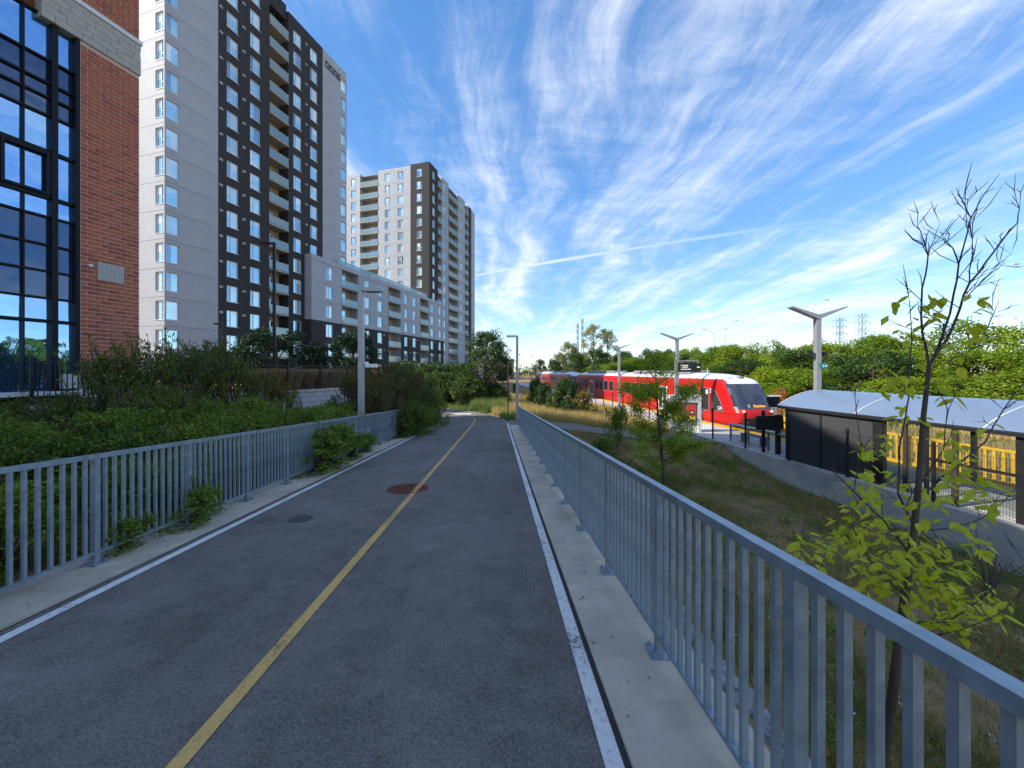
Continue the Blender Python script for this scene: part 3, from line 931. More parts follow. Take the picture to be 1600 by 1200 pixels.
# left face (camera side): charcoal corner, grey with windows, balconies, grey
lw = [(2.6, 1.45)]
def face_windows(root, cols, floors, zfun, axis_, off=0.0):
    for i in floors:
        for a, w in cols:
            put_window(root, a, zfun(i) + wz, w, wh, axis_=axis_, off=off)
fl2 = range(NF2)
panel(t2, 0, 5.0, [(2.0, 3.45, wz, wz + wh)], 'panel_dark', fl2, z2, axis_='y', gap=0.0)
face_windows(t2, [(2.0, 1.45)], fl2, z2, 'y')
panel(t2, 5.0, 14.0, [(7.0, 8.5, wz, wz + wh), (10.6, 12.1, wz, wz + wh)], 'panel_grey', fl2, z2, axis_='y')
face_windows(t2, [(7.0, 1.5), (10.6, 1.5)], fl2, z2, 'y')
for i in fl2:
    put_balcony(t2, 14.0, z2(i), 5.2, FH, 1.7, axis_='y')
panel(t2, 19.2, LEFTW, [(20.4, 21.9, wz, wz + wh), (24.4, 25.9, wz, wz + wh)], 'panel_grey', fl2, z2, axis_='y')
face_windows(t2, [(20.4, 1.5), (24.4, 1.5)], fl2, z2, 'y')
# right face: charcoal corner, then grey bays and two balcony columns
panel(t2, 0, 4.4, [(1.6, 2.9, wz, wz + wh)], 'panel_dark', fl2, z2, gap=0.0)
face_windows(t2, [(1.6, 1.3)], fl2, z2, 'x')
for i in fl2:
    put_balcony(t2, 4.4, z2(i), 2.3, FH, 1.7)
    put_balcony(t2, 10.6, z2(i), 6.2, FH, 1.7)
    put_balcony(t2, 21.6, z2(i), 2.6, FH, 1.7)
panel(t2, 6.7, 10.6, [(7.6, 8.9, wz, wz + wh)], 'panel_grey', fl2, z2)
panel(t2, 16.8, 21.6, [(18.3, 19.6, wz, wz + wh)], 'panel_grey', fl2, z2)
panel(t2, 24.2, 26.6, [], 'panel_dark', fl2, z2, gap=0.0)
panel(t2, 26.6, 29.4, [], 'panel_grey', fl2, z2)
face_windows(t2, [(7.6, 1.3), (18.3, 1.3)], fl2, z2, 'x')
rec = MB()
for a, b in ((4.4, 6.7), (10.6, 16.8), (21.6, 24.2)):
    rec.face([(a, 0, .9), (a, 1.7, .9), (a, 1.7, z2(NF2)), (a, 0, z2(NF2))])
    rec.face([(b, 1.7, .9), (b, 0, .9), (b, 0, z2(NF2)), (b, 1.7, z2(NF2))])
a, b = 14.0, 19.2
rec.face([(1.7, a, .9), (0, a, .9), (0, a, z2(NF2)), (1.7, a, z2(NF2))])
rec.face([(0, b, .9), (1.7, b, .9), (1.7, b, z2(NF2)), (0, b, z2(NF2))])
obj('balcony_recess', rec, MT['panel_grey'], t2)
obj('core', MB().box(1.76, 29.3, 1.76, LEFTW - .05, -1, zt2 - 1.2), MT['panel_grey'], t2)
obj('plinth', MB().box(.05, 29.3, .05, LEFTW - .1, -2.5, .88), MT['wall_concrete'], t2)
par = MB()
par.box(0, 4.4, 0, 5.0, z2(NF2), zt2)
par.box(24.2, 26.6, 0, 8, z2(NF2), zt2 - .5)
obj('charcoal_parapet', par, MT['panel_dark'], t2)
par = MB()
par.box(0.02, 8, 5.02, 14.0, z2(NF2) + .02, zt2 - .25); par.box(0.4, 8, 14.0, 19.2, z2(NF2) + .02, zt2 - .9); par.box(0.02, 8, 19.2, LEFTW, z2(NF2) + .02, zt2 - .25)
par.box(4.42, 6.7, .4, 4.98, z2(NF2) + .02, zt2 - .9); par.box(6.72, 10.6, .02, 4.98, z2(NF2) + .02, zt2 - .3); par.box(10.62, 16.8, .4, 4.98, z2(NF2) + .02, zt2 - .9)
par.box(16.82, 21.6, .02, 8, z2(NF2) + .02, zt2 - .3); par.box(21.62, 24.18, .4, 8, z2(NF2) + .02, zt2 - 1.0); par.box(26.62, 29.4, .02, 8, z2(NF2) + .02, zt2 - .8)
obj('grey_parapet', par, MT['panel_grey'], t2)

# --- midrise between the towers
M0 = Vector((-29.25, 55.97, 0))
mr_ = thing('midrise_block', 'six storey grey block over charcoal base linking the two towers', 'apartment block', (M0.x, M0.y, -0.4), BROT)
ZM = 18.8 + .4
NFM = 6
zm = lambda i: 0.75 + FH * i
MLEN = 43.6
balc = [(6.4, 4.1), (19.3, 4.3), (31.6, 3.9)]
mw = [(2.9, 1.5), (12.1, 1.5), (15.9, 1.5), (25.0, 1.4), (28.4, 1.4), (36.6, 1.4), (40.7, 1.4)]
secs = [(0, 6.4), (10.5, 19.3), (23.6, 31.6), (35.5, MLEN)]
for i in range(NFM):
    mat = 'panel_dark' if i < 3 else 'panel_grey'
for a, b in secs:
    hs_ = [(u, u + w, wz, wz + wh) for u, w in mw if a < u < b]
    lowf = 3 if a < 30 else 3
    panel(mr_, a, b, hs_, 'panel_dark', range(1 if a > 20 else 0, lowf), zm, gap=0.0)
    panel(mr_, a, b, hs_, 'panel_grey', range(lowf, NFM), zm)
    if a > 20:
        panel(mr_, a, b, hs_, 'block', range(0, 1), zm, gap=0.0)
for i in range(NFM):
    for u, w in mw:
        put_window(mr_, u, zm(i) + wz, w, wh, split=.45)
    for a, w in balc:
        put_balcony(mr_, a, zm(i), w, FH, 1.7)
    for u in (11.2, 17.9, 27.2, 30.2, 38.6):
        put_vent(mr_, u, zm(i) + 2.3)
rec = MB()
for a, w in balc:
    b = a + w
    rec.face([(a, 0, .75), (a, 1.7, .75), (a, 1.7, zm(NFM)), (a, 0, zm(NFM))])
    rec.face([(b, 1.7, .75), (b, 0, .75), (b, 0, zm(NFM)), (b, 1.7, zm(NFM))])
    rec.face([(a, 0, zm(NFM)), (a, 1.7, zm(NFM)), (b, 1.7, zm(NFM)), (b, 0, zm(NFM))])
obj('balcony_recess', rec, MT['panel_grey'], mr_)
panel(mr_, 0, 12, [], 'panel_dark', range(0, 3), zm, axis_='y', gap=0.0)
panel(mr_, 0, 12, [], 'panel_grey', range(3, NFM), zm, axis_='y')
obj('core', MB().box(.5, MLEN - .05, 1.76, 14, -1, ZM - .9), MT['panel_grey'], mr_)
obj('plinth', MB().box(.04, MLEN - .04, .05, 14, -2, .73), MT['wall_concrete'], mr_)
obj('parapet', MB().box(0, MLEN, -.02, 12, zm(NFM) + .02, ZM), MT['panel_grey'], mr_)
rg = MB()
for k in range(30):
    rg.box(6 + k * 1.2, 7.15 + k * 1.2, .6, .615, ZM + .05, ZM + .95)
obj('roof_guard', rg, MT['balcony_glass'], mr_)

# --- brick office building at the left
BY = 14.0
BC = Vector((-0.97 * BY, BY, 0))
bb = thing('brick_building', 'red brick building with tall dark framed windows at the left edge', 'brick building', (BC.x, BC.y, 0), BROT)
def s_of(px):
    r = (px - 800) / 600
    return (BY * r - BC.x) / (D1.x - D1.y * r)
def z_at(px, py):
    return EYE - (py - HOR) / 600 * (BY + D1.y * s_of(px))
SP = s_of(126)                    # pier from SP to 0
HB = 22.0  # unseen roof height, set for how far the building's shadow reaches
zb = 1.52                         # top of the white stone base
z_band0, z_band1 = z_at(218, 119), z_at(218, 66)
core = MB()
core.box(SP, -.012, .014, 6, zb, HB)
obj('mortar_wall', core, MT['mortar'], bb)
obj('unseen_shade_wing', MB().box(-26, -.03, 6.0, 17, -1, HB - .02), MT['brick2'], bb)  # unseen wing added behind the pier to cast shade over the path
obj('wing_wall', MB().box(-26, SP - .01, .9, 6, z_at(60, 12), HB - .01), MT['brick2'], bb)
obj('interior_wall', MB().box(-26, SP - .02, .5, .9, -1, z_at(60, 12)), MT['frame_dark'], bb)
course = 6.2 / 600 * BY * 0.95
bl = abs(SP) / 4.6
hgt = course - .030
brick_me = {}
def brick_mesh(l, key):
    if key not in brick_me:
        b = MB().box(.015, l - .015, 0, .05, .015, .015 + hgt)
        brick_me[key] = [b.mesh('brick', (MT['brick'],)), b.mesh('brick', (MT['brick2'],))]
    return brick_me[key]
rb = random.Random(11)
rows = []
z = zb
while z + course < z_band0:
    rows.append(z); z += course
z = z_band1 + .02
top_rows = []
while z + course < HB:
    top_rows.append(z); z += course
grille = (s_of(152), s_of(193), z_at(172, 441), z_at(172, 413))
stuff = MB()
count = 0
for ri, z in enumerate(rows + top_rows):
    x = SP
    first = bl * (1, .5)[ri % 2]
    segs = []
    e = x + first
    while x < -.02:
        e2 = min(e, -.001)
        segs.append((x, e2)); x = e2; e = x + bl
    for a, b in segs:
        if b - a < .03: continue
        if ri < len(rows) and count < 296 and z > 2.2:
            me = brick_mesh(b - a, round(b - a, 3))
            obj('brick', me[0 if rb.random() < .7 else 1], None, bb, (a, -.004 + rb.uniform(-.002, .002), z)); count += 1
        else:
            stuff.box(a + .015, b - .015, -.004, .05, z + .015, z + .015 + hgt)
o = obj('brickwork', stuff, MT['brick'], bb); o['kind'] = 'stuff'
gm = MB()
gm.box(grille[0], grille[1], -.03, -.008, grille[2], grille[3])
obj('vent_grille', gm, MT['band'], bb)
gs = MB()
nsl = 16
for i in range(nsl):
    x = lerp(grille[0] + .02, grille[1] - .03, i / (nsl - 1))
    gs.box(x, x + .014, -.045, -.031, grille[2] + .03, grille[3] - .03)
obj('grille_slats', gs, MT['panel_light'], bb)
sc_ = MB().tube((s_of(139), -.12, z_at(139, 415)), (s_of(139), -.0, z_at(139, 415)), .05, n=10)
obj('wall_spigot', sc_, MT['white_trim'], bb)
# stone band of long blocks, with the white string course over it
bh = (z_band1 - .14 - z_band0) / 5
k = 0
for r_ in range(5):
    x = SP - .9
    off_ = (0, .25, .1, .33, .18)[r_]
    e = x + .3 + off_
    while x < -.01:
        e2 = min(e, .02)
        if e2 - x > .05:
            obj('stone_block', MB().box(x + .006, e2 - .006, -.05, .3, z_band0 + r_ * bh + .005, z_band0 + (r_ + 1) * bh - .005), MT['band'], bb)
        x = e2; e = x + .62
obj('string_course', MB().box(SP - 6, .05, -.09, .3, z_band1 - .135, z_band1 + .01), MT['white_trim'], bb)
# white stone base
for r_ in range(5):
    x = SP - 6.0; e = x + .5 + .35 * (r_ % 2)
    while x < -.01:
        e2 = min(e, .03)
        top = zb if e2 > SP + .2 else 0.85
        h0, h1 = -.95 + r_ * .5, -.95 + (r_ + 1) * .5
        if e2 > x + .05 and (h1 <= top + .02 or e2 > SP + .2):
            obj('base_stone', MB().box(x + .006, e2 - .006, -.14, .3, h0 + .006, min(h1, top) - .006), MT['block'], bb)
        x = e2; e = x + .72
obj('window_ledge', MB().box(SP - 6, SP - .02, -.22, .3, .86, .98), MT['white_trim'], bb)
# curtain wall: frame members and panes
z_rows = [z_at(60, y) for y in (617, 500, 463, 420, 378, 333, 302, 228, 170, 141, 118, 81, 14)]
vx = [s_of(p) for p in (119, 88, 41, -2)] + [s_of(-2) - (s_of(41) - s_of(-2)) * k * (1.0 + .5 * (k % 3 == 2)) for k in range(1, 8)]
fr = MB()
def vbar(x, w, d=.0): fr.box(x - w / 2, x + w / 2, .10 - d, .34, .98, z_rows[-1] + .3)
fr.box(s_of(126.5), s_of(119), .02, .34, .98, z_rows[-1] + .3)
vbar(vx[1], .14, .05); vbar(vx[2], .03); vbar(vx[3], .07)
for x in vx[4:]: vbar(x, .07)
for i, zz in enumerate(z_rows):
    fr.box(vx[-1], s_of(119), .115, .34, zz - (.05 if i in (1, 6, 7) else .03), zz + (.05 if i in (1, 6, 7) else .03))
obj('curtain_wall_frame', fr, MT['frame_dark'], bb)
spandrel = {2, 3, 4, 8, 9, 10}
for i in range(len(z_rows) - 1):
    for j in range(min(8, len(vx) - 1)):
        p = MB()
        tl = rb.uniform(-.004, .004); tz = rb.uniform(-.006, .006)
        x1, x0 = vx[j], vx[j + 1]
        p.face([(x0, .2 + tl - tz, z_rows[i]), (x1, .2 - tl - tz, z_rows[i]), (x1, .2 - tl + tz, z_rows[i + 1]), (x0, .2 + tl + tz, z_rows[i + 1])])
        obj('pane', p, MT['glass_spandrel' if i in spandrel else 'glass_curtain'], bb)
# one operable sash, a heavier dark frame standing proud
sash = MB()
for (xa, xb_, za, zb_) in ((vx[3] + .06, vx[1] - .10, z_rows[6] + .07, z_rows[7] - .07),):
    w = .075
    sash.box(xa, xb_, .05, .114, za, za + w); sash.box(xa, xb_, .05, .114, zb_ - w, zb_)
    sash.box(xa, xa + w, .05, .114, za + w, zb_ - w); sash.box(xb_ - w, xb_, .05, .114, za + w, zb_ - w)
obj('window_sash', sash, MT['frame_dark'], bb)

# ------------------------------------------------------------------ terrace, its retaining wall and iron fence
def WP(s, d, z): q = WALL0 + D1 * s + D2 * d; return Vector((q.x, q.y, z))
TZ = 0.62
S0, S1 = -9.5, 7.2
ter = MB()
ter.face([WP(S0 - 20, .3, TZ), WP(S1 - .05, .3, TZ), WP(S1 - .05, 60, TZ), WP(S0 - 20, 60, TZ)])
tag(obj('terrace', ter, MT['soil']), kind='structure')
rw = thing('retaining_wall', 'pale stone block wall under the black iron fence', 'wall', WP(0, 0, -1), BROT)
bk = MB()
bk.box(S0, S1 - .03, .03, .36, -.6, 1.6); bk.box(S1 - .36, S1 - .03, .36, 14, -.6, 1.6)
obj('wall_backing', bk, MT['mortar'], rw)
k = 0
for r_ in range(8):
    h0 = -.4 + r_ * .25
    x = S0; e = x + .55 + .3 * (r_ % 2)
    while x < S1 - .02:
        e2 = min(e, S1)
        if k < 290:
            obj('wall_block', MB().box(x + .008, e2 - .008, -.02 + rb.uniform(-.012, .012), .08, h0 + .008, h0 + .242), MT['block'], rw); k += 1
        x = e2; e = x + .62 + rb.uniform(-.12, .12)
cp = MB()
x = S0
while x < S1:
    e = min(x + 1.2, S1 + .03)
    cp.box(x + .004, e - .004, -.07, .42, 1.6, 1.70); x = e
obj('coping', cp, MT['kerb_concrete'], rw)
fence = thing('iron_fence', 'black iron picket fence standing on the stone wall', 'fence', WP(0, .15, .70), BROT)
pk = MB().box(-.010, .010, -.010, .010, .06, 1.22).mesh('picket', (MT['black'],))
fpost = MB().box(-.035, .035, -.035, .035, 0, 1.32).mesh('fence_post', (MT['black'],))
npk = 0
x = S0 + .1
while x < S1:
    obj('fence_post', fpost, None, fence, (x, 0, 0))
    for i in range(1, 18):
        xx = x + 2.0 * i / 18
        if xx < S1: obj('picket', pk, None, fence, (xx, 0, 0)); npk += 1
    x += 2.0
fr = MB().box(S0, S1, -.018, .018, 1.13, 1.17).box(S0, S1, -.018, .018, .10, .14)
obj('fence_rail', fr, MT['black'], fence)

# ------------------------------------------------------------------ platform, wall, tracks
YP0, YP1 = 3.0, 118.0
pf = MB()
def TP(x0, y, z): return (x0 + TX * y, y, z)      # x0 measured at the camera's line, along the tracks
pn = 38
for i in range(pn):
    a, b = lerp(YP0, YP1, i / pn), lerp(YP0, YP1, (i + 1) / pn) - .01
    q0 = [TP(12.62, a, PLAT_Z), TP(17.0, a, PLAT_Z), TP(17.0, b, PLAT_Z), TP(12.62, b, PLAT_Z)]
    q1 = [TP(12.62, a, -3.1), TP(17.0, a, -3.1), TP(17.0, b, -3.1), TP(12.62, b, -3.1)]
    pf.face(q0)
    for k in range(4):
        j = (k + 1) % 4
        pf.face([q1[k], q1[j], q0[j], q0[k]])
plat = tag(obj('platform', pf, MT['platform']), kind='structure')
ts = MB()
for i in range(90):
    a, b = lerp(YP0, YP1, i / 90), lerp(YP0, YP1, (i + 1) / 90) - .015
    ts.face([TP(16.30, a, PLAT_Z + .006), TP(16.97, a, PLAT_Z + .006), TP(16.97, b, PLAT_Z + .006), TP(16.30, b, PLAT_Z + .006)])
obj('tactile_strip', ts, MT['yellow'], plat)
# low concrete wall under the platform fence
pw = thing('platform_wall', 'low grey concrete wall holding the edge of the station platform', 'wall', TP(12.6, 12, -3.3))
pwo = Vector(TP(12.6, 12, -3.3))
ya = 3.0
while ya < 62:
    yb = min(ya + 3.2, 62)
    mb = MB()
    if not (21.6 < (ya + yb) / 2 < 23.0):
        q = [Vector(TP(x, y, 0)) for x, y in ((12.32, ya + .006), (12.60, ya + .006), (12.60, yb - .006), (12.32, yb - .006))]
        ztop = lambda y: PLAT_Z + .14
        top = [Vector((p.x, p.y, ztop(p.y))) - pwo for p in q]; bot = [Vector((p.x, p.y, -3.4)) - pwo for p in q]
        mb.face(top)
        for k in range(4):
            j = (k + 1) % 4
            mb.face([bot[k], bot[j], top[j], top[k]])
        obj('wall_section', mb, MT['wall_concrete'], pw)
    ya = yb
# tracks
for k, xo in enumerate((18.55,)):
    bed = MB()
    for i in range(60):
        a, b = lerp(-5, 420, (i / 60) ** 1.5), lerp(-5, 420, ((i + 1) / 60) ** 1.5)
        cur = lambda y: -0.0009 * max(0, y - 95) ** 2 * .45
        bed.face([(xo - 1.9 + TX * a + cur(a), a, -2.86), (xo + 2.0 + TX * a + cur(a), a, -2.86), (xo + 2.0 + TX * b + cur(b), b, -2.86), (xo - 1.9 + TX * b + cur(b), b, -2.86)])
    tb = tag(obj('track_bed', bed, MT['ballast']), kind='structure')
    for s in (-.72, .72):
        rl = MB()
        for i in range(60):
            a, b = lerp(-5, 420, (i / 60) ** 1.5), lerp(-5, 420, ((i + 1) / 60) ** 1.5)
            rl.beam((xo + s + TX * a + cur(a), a, -2.76), (xo + s + TX * b + cur(b), b, -2.76), .08, .16)
        obj('rail', rl, MT['rail'], tb)

# ------------------------------------------------------------------ train
TROT = math.atan2(-1.0, -TX)          # local +x points along the track towards the camera
LV = [.45, .62, .9, 1.2, 1.55, 1.78, 1.92, 2.3, 2.7, 3.1, 3.42, 3.58, 3.72, 3.86, 3.97, 4.06, 4.12, 4.14]
def xf(z):
    pts = [(.45, -.55), (.62, -.30), (.9, -.06), (1.2, 0), (1.55, -.06), (1.78, -.20), (1.92, -.30), (2.3, -.49), (2.7, -.72), (3.1, -.98), (3.42, -1.24), (3.58, -1.45), (3.72, -1.80), (3.86, -2.4), (3.97, -2.95), (4.06, -3.7), (4.12, -4.6), (4.14, -5.2)]
    for (a, b), (c, d) in zip(pts[:-1], pts[1:]):
        if a <= z <= c: return lerp(b, d, (z - a) / (c - a))
    return pts[-1][1]
def hw(z):
    if z < .62: return 1.28
    if z < 1.0: return 1.34 + .04 * (z - .62) / .38
    if z < 3.3: return 1.38
    pts = [(3.3, 1.38), (3.58, 1.345), (3.72, 1.29), (3.86, 1.16), (3.97, .98), (4.06, .72), (4.12, .42), (4.14, .02)]
    for (a, b), (c, d) in zip(pts[:-1], pts[1:]):
        if a <= z <= c: return lerp(b, d, (z - a) / (c - a))
    return .02
NFR = 14
def slice_pts(z, length):
    w = hw(z); x0 = xf(z)
    cx_ = x0 - 1.05                      # where the side starts to turn in
    pts = [(-length, -w, z), (-5.5 if -5.5 < cx_ else cx_ - .1, -w, z), (min(cx_, -1.6), -w, z)]
    for i in range(NFR + 1):
        a = -math.pi / 2 + math.pi * i / NFR
        c, s_ = math.cos(a), math.sin(a)
        yv = w * math.copysign(abs(s_) ** .62, s_) * .985
        xv = cx_ + (x0 - cx_) * abs(c) ** .62
        pts.append((xv, yv, z))
    pts += [(min(cx_, -1.6), w, z), (-5.5 if -5.5 < cx_ else cx_ - .1, w, z), (-length, w, z)]
    return pts
def car_shell(length):
    sl = [slice_pts(z, length) for z in LV]
    red, roof, wind, skirt = MB(), MB(), MB(), MB()
    n = len(sl[0])
    for k in range(len(LV) - 1):
        zmid = (LV[k] + LV[k + 1]) / 2
        for i in range(n - 1):
            q = [sl[k][i], sl[k][i + 1], sl[k + 1][i + 1], sl[k + 1][i]]
            ym = abs(sum(p[1] for p in q) / 4) / hw(zmid); front = 3 <= i < n - 4
            if 1.78 < zmid < 3.42 and front and ym < .93: wind.face(q)
            elif zmid < .62: skirt.face(q)
            elif zmid > 3.72 or (front and zmid > 3.42 and ym < .80): roof.face(q)
            else: red.face(q)
    red.face([(-length, -1.38, .62), (-length, 1.38, .62), (-length, 1.38, 3.6), (-length, -1.38, 3.6)][::-1])
    roof.face([(-length, -1.3, 3.6), (-length, 1.3, 3.6), (-length, .9, 4.0), (-length, -.9, 4.0)][::-1])
    return red, roof, wind, skirt
CARL = 20.2
red, roof, wind, skirt = car_shell(CARL)
car_me = dict(body=red.mesh('car_body', (MT['red'],)), roof=roof.mesh('roof', (MT['train_white'],), True),
              wind=wind.mesh('windscreen', (MT['train_glass'],)), skirt=skirt.mesh('skirt', (MT['train_skirt'],)))
def add_panel(mb, x0, x1, z0, z1, side, d0, d1):
    ys_ = (-1.38 - d1, -1.38 - d0) if side < 0 else (1.38 + d0, 1.38 + d1)
    mb.box(x0, x1, ys_[0], ys_[1], z0, z1)
def build_car(root, loc, flip, label_nose, first):
    body = obj('car_body', car_me['body'], None, root, loc, math.pi if flip else 0)
    obj('roof', car_me['roof'], None, body); obj('windscreen', car_me['wind'], None, body); obj('skirt', car_me['skirt'], None, body)
    # passenger side windows and doors on both sides
    for side in (-1, 1):
        for (x0, x1) in ((-4.35, -3.3), (-5.9, -4.8), (-8.0, -6.75), (-13.2, -11.9), (-15.0, -13.6), (-16.8, -15.4), (-18.8, -17.3)):
            m_ = MB(); add_panel(m_, x0, x1, 1.85 if x0 < -4.5 else 1.45, 3.02, side, .0, .012)
            w_ = obj('window', m_, MT['train_glass'], body)
            f_ = MB(); zz = 1.85 if x0 < -4.5 else 1.45
            for a in ((x0 - .05, x1 + .05, zz - .05, zz), (x0 - .05, x1 + .05, 3.02, 3.07), (x0 - .05, x0, zz, 3.02), (x1, x1 + .05, zz, 3.02)):
                add_panel(f_, *a, side, .0, .02)
            obj('window_frame', f_, MT['train_skirt'], w_)
        m_ = MB(); add_panel(m_, -10.9, -9.3, .72, 2.95, side, .0, .02)
        d_ = obj('door', m_, MT['train_white'], body)
        m_ = MB()
        add_panel(m_, -10.75, -10.17, 1.0, 2.78, side, .02, .03); add_panel(m_, -10.03, -9.45, 1.0, 2.78, side, .02, .03)
        obj('door_glass', m_, MT['train_glass'], d_)
        # cab side window: slanted front edge following the nose
        m_ = MB()
        y0 = side * 1.392
        tri = [(-2.85, y0, 1.5), (-1.62, y0, 1.5), (-1.95, y0, 2.15), (-2.45, y0, 2.82), (-2.85, y0, 3.0)]
        m_.face(tri if side < 0 else tri[::-1])
        cw = obj('cab_window', m_, MT['train_glass'], body)
        f_ = MB()
        for p, q in zip(tri, tri[1:] + tri[:1]):
            f_.beam(p, q, .03, .035)
        obj('window_frame', f_, MT['train_skirt'], cw)
        m_ = MB(); add_panel(m_, -5.9, -4.2, .86, 1.02, side, .0, .008); add_panel(m_, -8.9, -5.9, .74, 1.02, side, .0, .008)
        obj('cream_stripe', m_, MT['train_white'], body)
        if first and side > 0:
            pass
    under = MB().box(-CARL + .4, -2.0, -1.15, 1.15, .12, .5)
    for bx_ in (-4.2, -CARL + 2.5):
        for wx_ in (-1.0, 1.0):
            for sy in (-.75, .75):
                under.tube((bx_ + wx_, sy - .06, .40), (bx_ + wx_, sy + .06, .40), .40, n=16)
    obj('underframe', under, MT['train_under'], body)
    # front: headlights, coupler, LED destination
    for s in (-1, 1):
        h = MB().tube((-.22, s * .98, 1.66), (-.10, s * .98, 1.66), .075, n=12)
        obj('headlight', h, MT['headlight'], body)
        bf = MB().tube((-.1, s * .85, .92), (.25, s * .85, .92), .07, n=8).tube((.25, s * .85, .92), (.30, s * .85, .92), .2, n=12)
        obj('buffer', bf, MT['train_under'], body)
    cpn = MB().box(-.3, .35, -.22, .22, .62, 1.08).box(-.35, .02, -1.05, 1.05, .40, 1.22)
    obj('coupler', cpn, MT['train_under'], body)
    wp = MB().beam((-.42, -.1, 2.05), (-.95, .5, 2.85), .03, .03).beam((-.42, .3, 2.05), (-.80, .75, 2.62), .02, .02)
    obj('wiper', wp, MT['black'], body)
    # roof equipment
    for (x0, x1, w_) in ((-9.6, -6.6, .95), (-13.4, -10.3, .85), (-17.6, -14.2, .95)):
        u = MB(); u.bevbox(x0, x1, -w_, w_, 3.95, 4.34, .08)
        obj('roof_unit', u, MT['roof_unit'], body)
    fa = MB().tube((-5.6, 0, 4.1), (-5.6, 0, 4.55), .02, n=5)
    obj('antenna', fa, MT['white'], body)
    return body
NOSE_Y = 24.9
def train_at(y): return (18.55 + TX * y, y, -2.68)
tr1 = thing('train', 'red commuter train with white cab roof stopped at the platform', 'train', train_at(NOSE_Y), TROT)
carA = build_car(tr1, (0, 0, 0), False, 'front', True)
carB = build_car(tr1, (-2 * CARL - .9, 0, 0), True, 'rear', False)
gw = MB().box(-CARL - .85, -CARL - .05, -1.15, 1.15, .8, 3.5)
obj('gangway', gw, MT['train_under'], tr1)
tr2 = dup(tr1, train_at(NOSE_Y + 2 * CARL + 1.9), TROT, 'second red train coupled behind the near one, half hidden by shrubs')
# lettering on the near car; side -1 in local y faces the path
def letter(s, size, mat, parent, loc, rot, name='lettering', bold=0.0):
    o = obj(name, text_mesh(s, size, mat, name, bold), None, parent, loc)
    o.rotation_euler = rot
    return o
# local axes of the car: +x towards the camera; the path side is local -y
PSIDE = -1 if (Matrix.Rotation(TROT, 4, 'Z') @ Vector((0, -1, 0))).x < 0 else 1
side_rot = (R(90), 0, 0) if PSIDE < 0 else (R(90), 0, R(180))
letter('C4', .34, MT['white'], carA, (-2.02, PSIDE * 1.402, 1.70), side_rot, bold=.006)
letter('2', .45, MT['white'], carA, (-3.07, PSIDE * 1.392, 2.85), side_rot)
letter('OC Transpo', .36, MT['train_white'], carA, (-4.9, PSIDE * 1.392, 1.22), side_rot, bold=.004)
m_ = MB(); add_panel(m_, -3.62, -3.38, 2.62, 2.92, PSIDE, .013, .02)
obj('window_sticker', m_, MT['white'], carA)
letter('Bayview', .25, MT['led_orange'], carA, (xf(1.99) + .05, .22, 1.99), (R(56), 0, R(90)), 'destination_sign', .006)
letter('2', .25, MT['led_white'], carA, (xf(1.99) + .05, -.52, 1.99), (R(56), 0, R(90)), 'destination_sign')
letter('C4', .30, MT['roof_unit'], carA, (-2.05, -.60, 3.80), (R(24), 0, R(90)))
hn = MB().bevbox(-2.35, -2.0, .05, .45, 3.80, 3.93, .05)
obj('horn_cover', hn, MT['roof_unit'], carA)

# ------------------------------------------------------------------ platform furniture
def v_lamp_proto(label, loc):
    r = thing('platform_lamp', label, 'lamp post', loc, 0.0, 'winged lamp posts along the platform')
    p = MB().box(-.10, .10, -.10, .10, 0, 6.0)
    p.bevbox(-.2, .2, -.2, .2, 0, .03, .005)
    obj('pole', p, MT['pole'], r)
    for s in (-1, 1):
        a = MB()
        for (x0, x1, t0, t1, w0, w1) in ((0.0, 1.2, .20, .05, .26, .34),):
            z0, z1 = 6.02, 6.46
            q0 = [(s * x0, -w0 / 2, z0 - t0 / 2), (s * x0, w0 / 2, z0 - t0 / 2), (s * x0, w0 / 2, z0 + t0 / 2), (s * x0, -w0 / 2, z0 + t0 / 2)]
            q1 = [(s * x1, -w1 / 2, z1 - t1 / 2), (s * x1, w1 / 2, z1 - t1 / 2), (s * x1, w1 / 2, z1 + t1 / 2), (s * x1, -w1 / 2, z1 + t1 / 2)]
            for k in range(4):
                j = (k + 1) % 4
                a.face([q0[k], q0[j], q1[j], q1[k]])
            a.face(q1)
        obj('lamp_wing', a, MT['pole'], r)
    return r
LX = 15.0
vl = v_lamp_proto('winged grey lamp post rising behind the shelter roof', TP(LX, 16.75, PLAT_Z))
for s in (-1, 1):
    c = MB().tube((s * .1, 0, 4.45), (s * .28, 0, 4.42), .03, n=6).tube((s * .30, 0, 4.50), (s * .30, 0, 4.34), .11, .08, n=10)
    obj('camera_dome', c, MT['black'], vl)
sg_ = MB().box(.02, .34, -.16, -.12, 3.78, 4.02)
sgo = obj('small_sign', sg_, MT['sign_teal'], vl)
pg = MB().box(.11, .16, -.168, -.161, 3.84, 3.95).box(.20, .29, -.168, -.161, 3.86, 3.94)
obj('pictogram', pg, MT['white'], sgo)
def clean_lamp(label, y):
    r = dup(vl, TP(LX, y, PLAT_Z), 0.0, label)
    for c in list(r.children_recursive):
        if c.name.startswith(('camera_dome', 'small_sign', 'pictogram')): bpy.data.objects.remove(c)
    return r
clean_lamp('winged grey lamp post in front of the red train cab car', 28.3)
clean_lamp('smallest winged grey lamp post farther along the platform', 39.6)

def ptransform(x0, y): return TP(x0, y, PLAT_Z), math.atan2(-1, -TX)    # local +x towards the camera along the platform

